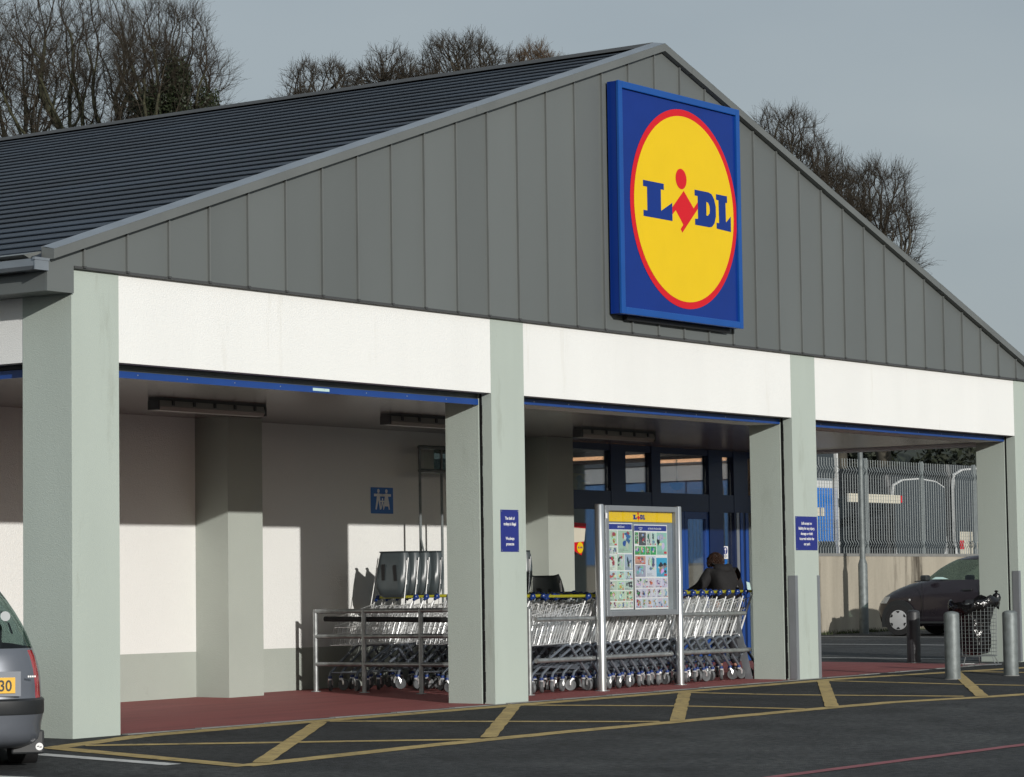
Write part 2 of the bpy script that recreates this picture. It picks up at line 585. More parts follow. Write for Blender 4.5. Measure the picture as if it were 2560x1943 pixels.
def strip(mb, pts, w, dz):
    for (xa, ya), (xb, yb) in zip(pts, pts[1:]):
        d = Vector((xb - xa, yb - ya))
        n = Vector((-d.y, d.x)).normalized() * (w / 2)
        L = d.length
        k = max(1, int(L / 0.22))
        for i in range(k):                       # short pieces with slightly uneven edges
            t0, t1 = i / k, (i + 1) / k
            def P(t, s, seed):
                x, y = xa + d.x * t, ya + d.y * t
                j = 1 + 0.045 * math.sin(seed * 12.9898 + t * L * 19.1) + 0.04 * math.sin(seed * 5.1 + t * L * 7.3 + xa * 3)
                x, y = x + n.x * s * j, y + n.y * s * j
                return (x, y, gz(x, y) + dz)
            mb.poly([P(t0, -1, 1.3), P(t1, -1, 1.3), P(t1, 1, 2.7), P(t0, 1, 2.7)])

box_outline = MB()
strip(box_outline, [(-0.86, -0.58), (0.6, -0.22), (2.4, -0.2), (6.6, -0.23), (10.55, -0.27), (12.65, -0.28), (15.3, -0.62), (20, -1.15), (26, -1.9)], 0.19, 0.004)
structure(box_outline.build("yellow_box_inner_line", "yellow_paint"))
m_ = MB(); strip(m_, [(-1.10, -2.80), (1.24, -2.68), (3.18, -2.66), (7.8, -2.79), (8.84, -2.84), (10.44, -3.19), (15, -3.75), (24, -4.8)], 0.19, 0.004)
structure(m_.build("yellow_box_outer_line", "yellow_paint"))
m_ = MB(); strip(m_, [(-0.80, -0.58), (-1.12, -2.84)], 0.2, 0.005)
structure(m_.build("yellow_box_end_line", "yellow_paint"))
for pts in ([(-0.84, -2.74), (2.77, -0.34)], [(2.27, -2.56), (6.0, -0.18)], [(4.99, -2.70), (8.86, -0.36)], [(7.72, -2.78), (11.85, -0.36)], [(10.37, -3.10), (14.9, -0.5)], [(13.6, -3.5), (18.2, -0.9)]):
    m_ = MB(); strip(m_, pts, 0.135, 0.008)
    structure(m_.build("yellow_hatch_line", "yellow_paint"))
for pts in ([(-0.48, -0.60), (2.1, -2.62)], [(2.96, -0.3), (4.27, -1.91), (4.86, -2.6)], [(5.99, -0.3), (6.9, -1.56), (7.3, -2.7)], [(8.87, -0.4), (9.2, -1.38), (10.24, -2.95)], [(11.95, -0.4), (12.35, -2.0), (13.0, -3.4)], [(15.0, -0.7), (16.2, -3.8)]):
    m_ = MB(); strip(m_, pts, 0.15, 0.006)
    structure(m_.build("yellow_hatch_line", "yellow_paint"))
for pts in ([(-1.30, -0.90), (-1.35, -2.34)], [(-2.9, -2.0), (-2.75, -2.6)]):
    m_ = MB(); strip(m_, pts, 0.16, 0.004)
    structure(m_.build("white_bay_line", "white_paint_line"))
for x, y0, y1 in ((18.49, 0.3, 5.2), (24.05, 1.6, 8.6), (28.05, 3.2, 9.0), (33.2, 3.2, 9.0)):
    m_ = MB(); strip(m_, [(x, y0), (x, y1)], 0.12, 0.004)
    structure(m_.build("white_bay_line", "white_paint_line"))
m_ = MB(); strip(m_, [(-1.5, -6.25), (9, -6.42)], 0.11, 0.004)
structure(m_.build("pink_lane_line", "pink_paint"))

# ------------------------------------------------------------------ the store
store = empty("store_building", (9.12, 0, 0))
tag(store, "single-storey supermarket with grey metal gable and pillared open porch", "shop building")
W = 18.24 + 0.15
PW = 0.565                       # pillar width and depth
PX = [0.0, 5.915, 11.885, 17.83]
CZ = 3.90                        # underside of cladding
FZ = 3.129                       # underside of white fascia
HZ = 3.06                        # porch ceiling
YW = 3.942                       # shop front wall
YB = 42.0                        # rear of building

def guard(px, py, parent, sx, z0):
    """angled metal corner guard screwed to a pillar corner"""
    g = MB()
    g.box((px - 0.006 if sx < 0 else px - 0.052, py - 0.007, z0), (px + 0.052 if sx < 0 else px + 0.006, py - 0.0015, z0 + 1.2))
    g.box((px - 0.007 if sx < 0 else px + 0.0015, py - 0.004, z0), (px - 0.0015 if sx < 0 else px + 0.007, py + 0.085, z0 + 1.2))
    return g.build("corner_guard", "aluminium_satin", parent)

for i, x in enumerate(PX):
    m_ = MB()
    z0 = gz(x, 0) - 0.1
    if i == 0:
        m_.box((x, 0, z0), (x + PW, PW, CZ))
    else:
        m_.box((x, 0, z0), (x + PW, 0.127, CZ))
        m_.box((x, 0.163, z0), (x + PW, PW + 0.009, CZ))
        m_.box((x + 0.03, 0.126, z0), (x + PW - 0.03, 0.164, CZ))
    p = m_.build("pillar", "pillar_paint", store)
    if i:
        d = MB(); d.box((x + 0.026, 0.1275, z0), (x + 0.0295, 0.1625, FZ))
        d.box((x + PW - 0.0295, 0.1275, z0), (x + PW - 0.026, 0.1625, FZ))
        d.build("shutter_guide", "black", p)
    if i >= 2:
        guard(x, 0, p, -1, gz(x, 0) + 0.01)
        guard(x + PW, 0, p, 1, gz(x, 0) + 0.01)
# wobbly weathered sealant lines beside two shutter guides
for x in (PX[1], PX[2]):
    s_ = MB()
    for k in range(30):
        z = gz(x, 0) + 0.02 + k * 0.102
        wv = 0.004 + 0.005 * abs(math.sin(k * 2.3 + x))
        s_.box((x - 0.002, 0.121 - wv, z), (x + 0.001, 0.1268, z + 0.1))
    s_.build("sealant", "black", store)

# white fascia between the pillars (front) and along the left side
for i in range(3):
    a, b = PX[i] + PW, PX[i + 1]
    m_ = MB(); m_.box((a, 0.004, FZ), (b, 0.125, CZ)); m_.build("fascia_beam", "white_render", store)
    m_ = MB(); m_.box((a, 0.20, HZ + 0.002), (b, PW, CZ)); m_.build("inner_beam", "porch_white", store)
    # roller shutter box: dark slot, grey slats and the blue bottom bar
    low = 0.0 if i == 0 else 0.042
    m_ = MB(); m_.box((a + 0.002, 0.128, FZ + 0.05), (b - 0.002, 0.196, FZ + 0.3)); m_.build("shutter_slot", "black", store)
    shu = None
    for k in range(3):
        z = 3.077 + low + k * 0.028
        sh = MB(); sh.box((a + 0.004, 0.166 - 0.004 * (k % 2), z), (b - 0.004, 0.186, z + 0.026))
        o_ = sh.build("shutter_slat", "shutter_grey", store)
        shu = shu or o_
    bb = MB(); bb.box((a + 0.004, 0.157, 3.018 + low), (b - 0.004, 0.192, 3.075 + low)); bar = bb.build("bottom_bar", "blue_paint", shu)
    for k in range(9):
        xx = a + 0.4 + k * 0.63
        rv = MB(); rv.lathe([(0.006, 0.1545), (0.006, 0.1565)], (xx, 0, 3.05 + low), 8, 'y')
        rv.build("rivet", "aluminium", shu)
    if i == 0:
        lb = MB(); lb.box((3.32, 0.1555, 3.034), (3.56, 0.1565, 3.06)); lb.build("safety_label", "paper_mint", shu)
m_ = MB(); m_.box((0.004, PW, FZ), (0.125, 3.48, 3.68)); m_.build("side_fascia_beam", "white_render", store)
m_ = MB(); m_.box((0.14, PW, 3.018), (0.18, 3.48, 3.085)); m_.build("side_shutter_bar", "blue_paint", store)
m_ = MB(); m_.box((0.128, PW, 3.09), (0.19, 3.48, 3.16)); m_.build("side_shutter_slot", "black", store)
m_ = MB(); m_.box((0.2, PW, HZ + 0.002), (PW, 3.48, 3.6)); m_.build("inner_beam", "porch_white", store)
m_ = MB(); m_.box((17.95, PW, 3.03), (18.37, YW, 3.6)); m_.build("inner_beam", "porch_white", store)
m_ = MB(); m_.box((0.002, 3.48, -0.05), (PW, 4.05, 3.66)); m_.build("pillar", "pillar_paint", store)
m_ = MB(); m_.box((17.83, 3.7, 0), (18.39, 4.05, 3.66)); m_.build("pillar", "pillar_paint", store)

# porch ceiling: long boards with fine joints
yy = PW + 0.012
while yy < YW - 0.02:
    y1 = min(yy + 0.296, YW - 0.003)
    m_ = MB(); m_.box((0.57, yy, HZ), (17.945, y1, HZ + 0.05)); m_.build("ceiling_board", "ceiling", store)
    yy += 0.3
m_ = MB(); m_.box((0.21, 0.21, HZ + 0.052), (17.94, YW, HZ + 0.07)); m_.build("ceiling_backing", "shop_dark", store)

# shop front wall: white render, grey band, pilasters
m_ = MB(); m_.box((PW, YW, 0.56), (12.44, YW + 0.25, HZ + 0.3)); m_.build("front_wall", "porch_white", store)
m_ = MB(); m_.box((PW, YW, -0.1), (12.44, YW + 0.25, 0.56)); m_.build("wall_band", "band_paint", store)
for x in (PX[1], PX[2]):
    m_ = MB(); m_.box((x, 3.48, -0.05), (x + PW, YW - 0.001, HZ - 0.002)); m_.build("pilaster", "band_paint", store)
# outer walls
m_ = MB(); m_.box((0.06, 4.05, -0.3), (0.3, YB, 3.66)); m_.build("side_wall", "white_render", store)
m_ = MB(); m_.box((18.1, 4.05, -0.3), (18.34, YB, 3.66)); m_.build("side_wall", "white_render", store)
m_ = MB(); m_.box((0.3, YB - 0.25, -0.3), (18.1, YB, 3.66)); m_.build("rear_wall", "white_render", store)

# gable cladding: vertical standing-seam sheets
VS, VZ0 = 0.330, 3.936                       # verge slope, verge underside at x=-0.274
PKX = 9.12
def verge(x):
    return VZ0 + VS * ((x if x <= PKX else 2 * PKX - x) + 0.274)
edges = [-0.31] + [0.1066 + 0.5214 * k for k in range(36)] + [2 * PKX + 0.31]
edges = [e for e in edges if e <= 2 * PKX + 0.31]
for k, (a, b) in enumerate(zip(edges, edges[1:])):
    if b - a < 0.05:
        continue
    jy = 0.0015 * ((k * 7) % 3)
    a2, b2 = a + 0.003, b - 0.003
    if k == 0:
        poly = [(a, 3.67), (0.0, 3.67), (0.0, CZ), (b2, CZ), (b2, verge(b2)), (a, verge(a))]
    elif b > 18.2:
        poly = [(a2, CZ), (18.24, CZ), (18.24, 3.67), (b, 3.67), (b, verge(b)), (a2, verge(a2))] if a < 18.24 else [(a2, 3.67), (b, 3.67), (b, verge(b)), (a2, verge(a2))]
    else:
        poly = [(a2, CZ), (b2, CZ), (b2, verge(b2))] + ([(PKX, verge(PKX))] if a2 < PKX < b2 else []) + [(a2, verge(a2))]
    m_ = MB(); m_.prism(poly, 'y', -0.030 - jy, 0.0)
    pan = m_.build("cladding_panel", "zinc", store)
    if k > 0 and a < 18.2:
        sm = MB(); sm.box((a - 0.009, -0.055, CZ + 0.004), (a + 0.009, -0.0285, verge(a) - 0.002))
        sm.build("standing_seam", "zinc_edge", pan)
        fk = MB(); fk.box((a - 0.012, -0.058, CZ - 0.014), (a + 0.020, -0.024, CZ + 0.003)); fk.build("seam_foot", "zinc_dark", pan)
m_ = MB(); m_.box((0.0, -0.042, CZ - 0.022), (18.24, -0.001, CZ - 0.0015)); m_.build("drip_flashing", "zinc_dark", store)
m_ = MB(); m_.prism([(-0.2, 3.92), (PKX, 6.98), (2 * PKX + 0.2, 3.92)], 'y', 0.01, 0.2); m_.build("gable_backing", "shop_dark", store)

# verge trim in overlapping lengths, both slopes
tx = math.sqrt(1 + VS * VS)
def verge_trim(sgn):
    x = -0.30
    idx_ = 0
    while x < PKX - 0.02:
        idx_ += 1
        x1 = min(x + 2.95, PKX)
        h = 0.082
        def Z(xx): return verge(xx)
        fx = (lambda q: q) if sgn > 0 else (lambda q: 2 * PKX - q)
        lap = 0.003 * (idx_ % 2)
        m_ = MB()
        za, zb = Z(x), Z(x1)
        sec = lambda q, z: [(fx(q), -0.098 - lap, z), (fx(q), -0.098 - lap, z + h), (fx(q), 0.04, z + h + 0.022), (fx(q), 0.04, z)]
        A, B = sec(x, za), sec(x1 + (0.02 if x1 < PKX else 0), zb + (0.0066 if x1 < PKX else 0))
        i = len(m_.v); m_.v += A + B
        m_.f += [(i, i + 1, i + 2, i + 3), (i + 7, i + 6, i + 5, i + 4)] + [(i + k, i + 4 + k, i + 4 + (k + 1) % 4, i + (k + 1) % 4) for k in range(4)]
        t = m_.build("verge_trim", "zinc_edge", store)
        c = MB()                                   # top flashing, reflected sky put into its lighter colour
        c.poly([(fx(x), -0.099 - lap, za + h + 0.001), (fx(x1), -0.099 - lap, zb + h + 0.001), (fx(x1), 0.045 + 0.02 * math.sin(x1 * 3), zb + h + 0.030), (fx(x), 0.045 + 0.02 * math.sin(x * 3), za + h + 0.030)])
        c.poly([(fx(x), 0.045, za + h + 0.029), (fx(x1), 0.045, zb + h + 0.029), (fx(x1), 0.045, zb + 0.02), (fx(x), 0.045, za + 0.02)])
        c.build("verge_flashing", "zinc_light", t)
        x = x1
verge_trim(1); verge_trim(-1)

# roof: one strip per tile course, each lapping the one below
def roof_slope(sgn):
    ex, ez = -0.40, 3.92
    rx, rz = PKX, 7.085
    n = 31
    L = math.hypot(rx - ex, rz - ez)
    ux, uz = (rx - ex) / L, (rz - ez) / L
    nx, nz = -uz, ux
    fx = (lambda q: q) if sgn > 0 else (lambda q: 2 * PKX - q)
    base = None
    for k in range(n):
        s0, s1 = L * k / n - (0.03 if k else 0), L * (k + 1) / n
        def P(s, h): return (fx(ex + ux * s + nx * h), ez + uz * s + nz * h)
        poly = [P(s0 + 0.11, -0.012), P(s0, 0.019), P(s0, 0.026), P(s0 + 0.006, 0.029), P(s1 + 0.05, 0.006), P(s1 + 0.05, -0.012)]
        m_ = MB(); m_.prism(poly, 'y', 0.05, YB + 0.3)
        m_.build("tile_course", "roof_tile", store)
    m_ = MB(); m_.prism([(fx(ex + 0.05), ez - 0.03), (fx(rx), rz - 0.05), (fx(rx), rz - 0.15), (fx(ex + 0.05), ez - 0.1)], 'y', 0.21, YB + 0.2)
    m_.build("roof_deck", "shop_dark", store)
    # eaves box, soffit and gutter
    s = sgn
    X = lambda q: fx(q)
    m_ = MB(); m_.box((min(X(-0.308), X(-0.285)), 0.002, 3.672), (max(X(-0.308), X(-0.285)), YB, 3.915)); m_.build("eaves_board", "zinc", store)
    m_ = MB(); m_.box((min(X(-0.285), X(-0.001)), 0.002, 3.672), (max(X(-0.285), X(-0.001)), YB, 3.69)); m_.build("soffit", "zinc", store)
    g = MB()
    g.prism([(X(-0.455), 3.925), (X(-0.455), 3.865), (X(-0.435), 3.835), (X(-0.312), 3.835), (X(-0.312), 3.90), (X(-0.324), 3.90), (X(-0.324), 3.85), (X(-0.43), 3.85), (X(-0.443), 3.87), (X(-0.443), 3.925)], 'y', -0.03, YB)
    gut = g.build("gutter", "zinc_light", store)
    e = MB(); e.box((min(X(-0.462), X(-0.306)), -0.045, 3.832), (max(X(-0.462), X(-0.306)), -0.031, 3.93)); e.box((min(X(-0.472), X(-0.30)), -0.05, 3.912), (max(X(-0.472), X(-0.30)), -0.024, 3.934)); e.build("gutter_end", "zinc_light", gut)
    for k in range(30):
        y = 0.42 + k * 0.9
        e = MB(); e.box((min(X(-0.460), X(-0.456)), y, 3.833), (max(X(-0.460), X(-0.456)), y + 0.03, 3.927)); e.build("gutter_bracket", "zinc_light", gut)
    c = MB(); c.prism([(X(-0.50), 3.955), (X(-0.43), 3.93), (X(-0.30), 3.985), (X(-0.30), 4.0), (X(-0.42), 3.975)], 'y', 0.05, YB); c.build("eaves_tray", "zinc_edge", store)
roof_slope(1); roof_slope(-1)
m_ = MB(); m_.prism([(PKX - 0.16, 7.075), (PKX - 0.10, 7.125), (PKX, 7.15), (PKX + 0.10, 7.125), (PKX + 0.16, 7.075), (PKX, 7.10)], 'y', 0.06, YB + 0.3); m_.build("ridge_cap", "zinc_dark", store)

# glazed shop front between the pilaster and the right-hand corner
GX0, GX1 = 12.44, 18.1
posts = [(12.442, 12.54), (13.93, 14.28), (14.91, 15.13), (16.36, 16.72), (17.02, 17.40), (17.96, 18.095)]
for a, b in posts:
    m_ = MB(); m_.box((a, YW - 0.05, 0.02), (b, YW + 0.06, HZ - 0.004)); m_.build("frame_post", "blue_frame", store)
m_ = MB()
for (a0, a), (b, b1) in zip(posts, posts[1:]):
    t = MB(); t.box((a + 0.001, YW - 0.045, 2.2), (b - 0.001, YW + 0.055, 2.44)); t.build("transom", "blue_frame", store)
    t = MB(); t.box((a + 0.001, YW - 0.045, 0.03), (b - 0.001, YW + 0.055, 0.17)); t.build("sill_rail", "blue_frame", store)
    t = MB(); t.box((a + 0.001, YW - 0.04, 2.97), (b - 0.001, YW + 0.05, HZ - 0.004)); t.build("head_rail", "blue_frame", store)
    t = MB(); t.box((a + 0.001, YW, 2.44), (b - 0.001, YW + 0.008, 2.97)); t.build("window_pane", "shop_glass", store)
    if a < 15 or a > 16.6:
        t = MB(); t.box((a + 0.001, YW, 0.17), (b - 0.001, YW + 0.008, 2.2)); t.build("window_pane", "shop_glass", store)
for a, b in ((15.132, 15.74), (15.75, 16.358)):
    d = MB()
    d.box((a, YW - 0.03, 0.17), (a + 0.07, YW + 0.02, 2.198)); d.box((b - 0.07, YW - 0.03, 0.17), (b, YW + 0.02, 2.198))
    d.box((a + 0.07, YW - 0.03, 0.17), (b - 0.07, YW + 0.02, 0.27)); d.box((a + 0.07, YW - 0.03, 2.1), (b - 0.07, YW + 0.02, 2.198))
    dl = d.build("sliding_door", "blue_paint", store)
    t = MB(); t.box((a + 0.07, YW - 0.006, 0.27), (b - 0.07, YW + 0.002, 2.1)); t.build("door_pane", "shop_glass", dl)
m_ = MB(); m_.box((17.06, YW - 0.058, 0.1), (17.13, YW - 0.051, 2.2)); m_.build("door_edge_strip", "aluminium_satin", store)
for xx in (17.16, 17.3):
    m_ = MB(); m_.box((xx, YW - 0.06, 0.1), (xx + 0.07, YW - 0.051, 2.2)); m_.build("door_track_cover", "blue_paint", store)
# room behind the glass
m_ = MB(); m_.box((0.35, 4.25, 0.0), (18.05, 24, 0.03)); m_.build("shop_floor", "shop_floor", store)
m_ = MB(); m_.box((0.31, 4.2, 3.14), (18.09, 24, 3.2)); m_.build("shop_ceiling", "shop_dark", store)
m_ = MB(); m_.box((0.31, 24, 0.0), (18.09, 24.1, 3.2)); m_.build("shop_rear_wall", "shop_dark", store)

def strip_light(x, y0, y1, z, label):
    t = empty("strip_light", (x, (y0 + y1) / 2, z))
    b = MB(); b.box((x - 0.03, y0, z), (x + 0.03, y1, z + 0.045)); b.build("tube_diffuser", "strip_light", t)
    b = MB(); b.box((x - 0.05, y0 - 0.03, z + 0.046), (x + 0.05, y1 + 0.03, z + 0.11)); b.build("lamp_housing", "shop_dark", t)
    tag(t, label, "lamp")
strip_light(16.52, 5.05, 6.5, 2.995, "long lit orange strip lamp inside the shop, left of the window posts")
strip_light(17.75, 4.35, 5.6, 2.97, "added glowing strip near the entrance doors, standing in for a reflection")  # added glowing strip, stands in for a dim reflection in the glass

def pendant(x, y, zb, label):
    t = empty("pendant_lamp", (x, y, zb))
    b = MB(); b.tube([(x, y, zb + 0.05), (x, y, 3.14)], 0.012, 6); b.build("stem", "black", t)
    b = MB(); b.lathe([(0.115, zb + 0.055), (0.10, zb + 0.02), (0.06, zb - 0.03), (0.01, zb - 0.05)], (x, y, 0), 16); b.build("lamp_bowl", "black", t, smooth=True)
    tag(t, label, "lamp")
pendant(17.3, 5.0, 2.6, "black hanging bowl lamp behind the entrance glass, the left one")
pendant(17.85, 4.75, 2.6, "black hanging bowl lamp behind the entrance glass, the right one")

# porch batten lamps on the ceiling
def batten(x0, x1, y, label):
    t = empty("batten_lamp", ((x0 + x1) / 2, y, HZ))
    b = MB(); b.prism([(y - 0.055, HZ - 0.03), (y + 0.055, HZ - 0.03), (y + 0.07, HZ - 0.09), (y + 0.045, HZ - 0.125), (y - 0.045, HZ - 0.125), (y - 0.07, HZ - 0.09)], 'x', x0 + 0.03, x1 - 0.03)
    b.build("diffuser", "lamp_plastic", t)
    b = MB(); b.box((x0, y - 0.06, HZ - 0.028), (x1, y + 0.06, HZ - 0.001)); b.build("lamp_tray", "zinc_dark", t)
    for xa, xb in ((x0, x0 + 0.028), (x1 - 0.028, x1)):
        b = MB(); b.box((xa, y - 0.066, HZ - 0.12), (xb, y + 0.066, HZ - 0.03)); b.build("end_cap", "zinc_dark", t)
    for k in range(5):
        xx = x0 + 0.2 + k * (x1 - x0 - 0.4) / 4
        b = MB(); b.box((xx, y - 0.077, HZ - 0.075), (xx + 0.03, y - 0.064, HZ - 0.03)); b.build("clip", "zinc_dark", t)
    tag(t, label, "lamp", "ceiling lamps in the porch")
batten(3.15, 4.75, 2.0, "grey ceiling batten lamp in the first porch bay from the left")
batten(6.75, 8.35, 2.0, "grey ceiling batten lamp half hidden behind the second front pillar")
batten(10.45, 12.05, 2.05, "grey ceiling batten lamp above the trolleys in the middle porch bay")

# ------------------------------------------------------------------ big square roof sign
SX, SZ, SY = 9.25, 5.305, -0.20
sign = empty("shop_sign", (SX, -0.03, SZ - 1.24))
tag(sign, "big square blue sign with yellow disc, red ring and lettering on the gable", "sign")
h = 1.238
m_ = MB(); m_.box((SX - h, SY + 0.02, SZ - h), (SX + h, -0.058, SZ + h)); m_.build("sign_box", "sign_blue", sign)
fr = MB()
for a, b in (((SX - h - 0.006, SY - 0.008, SZ - h - 0.006), (SX - h + 0.07, SY + 0.03, SZ + h + 0.006)), ((SX + h - 0.07, SY - 0.008, SZ - h - 0.006), (SX + h + 0.006, SY + 0.03, SZ + h + 0.006)),
             ((SX - h + 0.07, SY - 0.008, SZ + h - 0.07), (SX + h - 0.07, SY + 0.03, SZ + h + 0.006)), ((SX - h + 0.07, SY - 0.008, SZ - h - 0.006), (SX + h - 0.07, SY + 0.03, SZ - h + 0.07))):
    fr.box(a, b)
fr.build("sign_frame", "sign_blue_frame", sign, bevel=0.008)
m_ = MB(); m_.box((SX - h + 0.25, -0.10, SZ - h - 0.05), (SX + h - 0.12, -0.058, SZ - h - 0.0005)); m_.build("mounting_rail", "black", sign)
R0 = 1.097
m_ = MB(); flat(m_, circle_pts(SX + 0.08, SZ - 0.003, R0, 96), SY + 0.0165); m_.build("red_ring", "sign_red", sign)
m_ = MB(); flat(m_, circle_pts(SX + 0.08, SZ - 0.003, R0 - 0.075, 96), SY + 0.0145); m_.build("yellow_disc", "sign_yellow", sign)
L1 = [(-.765, .23), (-.35, .23), (-.35, .163), (-.412, .163), (-.412, -.07), (-.185, .04), (-.185, -.16), (-.765, -.16), (-.765, -.094), (-.687, -.094), (-.687, .163), (-.765, .163)]
DD = [(.28, .235), (.57, .235), (.64, .22), (.69, .17), (.722, .09), (.722, -.02), (.69, -.1), (.635, -.145), (.58, -.155), (.28, -.155), (.28, -.088), (.342, -.083), (.342, .17), (.28, .17)]
DH = [(.52, .122), (.556, .115), (.582, .083), (.59, .037), (.58, -.005), (.545, -.03), (.518, -.03)]
L2 = [(.73, .232), (.968, .232), (.968, .155), (.932, .155), (.935, -.067), (1.04, .01), (1.04, -.165), (.733, -.155), (.732, -.088), (.788, -.088), (.781, .168), (.732, .168)]
MAN = [(.056, .197), (.256, .024), (.352, .109), (.344, .027), (.013, -.269), (-.023, -.232), (.035, -.18), (-.115, -.034), (-.190, -.090), (-.182, -.006)]
def emblem(parent, cx, cz, y, k, n0="letter"):
    step = 0.0018 if k > 0.5 else 0.0006
    for pl in (L1, DD, L2):
        m_ = MB(); flat(m_, [(cx + a * k, cz + b * k) for a, b in pl], y); m_.build(n0, "sign_blue", parent)
    m_ = MB(); flat(m_, [(cx + a * k, cz + b * k) for a, b in DH], y - step); m_.build("letter_counter", "sign_yellow", parent)
    m_ = MB(); flat(m_, [(cx + a * k, cz + b * k) for a, b in MAN], y + step * 0.5); m_.build("letter_body", "sign_red", parent)
    m_ = MB(); flat(m_, circle_pts(cx + 0.005 * k, cz + 0.322 * k, 0.113 * k, 28), y); m_.build("letter_dot", "sign_red", parent)
emblem(sign, SX, SZ, SY + 0.0125, 1.0)

# ------------------------------------------------------------------ notices on the pillars and wall
def notice(name, x0, x1, z0, z1, y, lines, label, lh, sx):
    t = empty(name, ((x0 + x1) / 2, y, z0))
    m_ = MB(); m_.box((x0, y - 0.004, z0), (x1, y - 0.0005, z1)); m_.build("plate", "notice_blue", t)
    m_ = MB()
    for txt, fz in lines:
        add_text(m_, txt, (x0 + x1) / 2, z1 - fz * (z1 - z0) - lh / 2, y - 0.0055, lh, sx, bold=0.0012)
    m_.build("lettering", "notice_white", t)
    for px_ in (x0 + 0.015, x1 - 0.015):
        for pz in (z0 + 0.015, z1 - 0.015):
            m_ = MB(); m_.lathe([(0.006, y - 0.0065), (0.006, y - 0.0045)], (px_, 0, pz), 8, 'y'); m_.build("screw", "aluminium_satin", t)
    tag(t, label, "sign")
notice("warning_notice", 6.043, 6.35, 1.55, 1.97, 0.0, [("The theft of", .20), ("trolleys is illegal", .335), ("We always", .68), ("prosecute", .81)],
       "tall narrow blue notice with white text on the second front pillar", 0.030, 0.80)
notice("liability_notice", 11.918, 12.426, 1.585, 1.98, 0.0, [("Lidl accept no", .20), ("liability for any injury,", .35), ("damage or theft", .505), ("incurred within the", .655), ("car park", .81)],
       "wide blue notice with five lines of white text on the third front pillar", 0.032, 0.98)

fam = empty("parent_child_sign", (9.155, YW, 2.08))
tag(fam, "square blue family parking sign with white figures on the porch wall", "sign")
m_ = MB(); m_.box((8.945, YW - 0.006, 2.08), (9.365, YW - 0.001, 2.385)); m_.build("plate", "family_blue", fam, bevel=0.01)
def figure(cx, zt, k, skirt):
    m_ = MB()
    y = YW - 0.0075
    flat(m_, [(cx + a * k, zt + b * k) for a, b in circle_pts(0, -0.022, 0.024, 14)], y)
    if skirt:
        flat(m_, [(cx + a * k, zt + b * k) for a, b in [(-.022, -.05), (.022, -.05), (.055, -.18), (.062, -.235), (.045, -.24), (.03, -.2), (-.03, -.2), (-.05, -.24), (-.066, -.235), (-.052, -.18)]], y)
    else:
        flat(m_, [(cx + a * k, zt + b * k) for a, b in [(-.022, -.05), (.022, -.05), (.05, -.235), (.025, -.24), (0, -.13), (-.035, -.24), (-.06, -.235)]], y)
    flat(m_, [(cx - .085 * k, zt - .055 * k), (cx + .085 * k, zt - .055 * k), (cx + .085 * k, zt - .085 * k), (cx - .085 * k, zt - .085 * k)], y - 0.001)
    m_.build("figure", "notice_white", fam)
figure(9.085, 2.365, 1.0, False); figure(9.235, 2.365, 1.0, True); figure(9.16, 2.26, 0.52, False)
# ------------------------------------------------------------------ free-standing notice board
BY = 0.585
nb = empty("notice_board", (9.48, BY, gz(9.48, BY)))
tag(nb, "aluminium notice board with offer posters standing before the trolleys", "notice board")
for x in (8.692, 10.28):
    r = 0.052 if x < 9 else 0.045
    z0 = gz(x, BY)
    m_ = MB(); m_.lathe([(r, z0), (r, 2.075), (r - 0.008, 2.085)], (x, BY, 0), 20); m_.build("post", "aluminium", nb, smooth=True)
    m_ = MB(); m_.lathe([(r + 0.03, z0), (r + 0.03, z0 + 0.012)], (x, BY, 0), 20); m_.build("foot_plate", "galvanised", nb)
X0, X1, Z0, Z1 = 8.755, 10.235, 0.865, 2.075
F = 0.062
cs = MB()
cs.box((X0, BY - 0.045, Z0), (X0 + F, BY + 0.03, Z1)); cs.box((X1 - F, BY - 0.045, Z0), (X1, BY + 0.03, Z1))
cs.box((X0 + F, BY - 0.045, Z1 - F), (X1 - F, BY + 0.03, Z1)); cs.box((X0 + F, BY - 0.045, Z0), (X1 - F, BY + 0.03, Z0 + F))
cs.build("case_frame", "aluminium_satin", nb, bevel=0.008)
m_ = MB(); m_.box((X0 + F, BY + 0.01, Z0 + F), (X1 - F, BY + 0.028, Z1 - F)); m_.build("back_panel", "bus_grey", nb)
m_ = MB(); m_.box((X0 + F, BY - 0.028, Z0 + F), (X1 - F, BY - 0.024, Z1 - F)); m_.build("case_pane", "case_glass", nb)
m_ = MB(); m_.box((X0 - 0.012, BY - 0.05, 1.93), (X0 + 0.02, BY - 0.046, 1.99)); m_.build("lock", "notice_white", nb)
m_ = MB(); m_.box((X0 + F, BY - 0.004, 1.90), (X1 - F - 0.012, BY + 0.004, Z1 - F)); hd = m_.build("header_strip", "sign_yellow", nb)
emblem(hd, 9.455, 1.948, BY - 0.0052, 0.135)

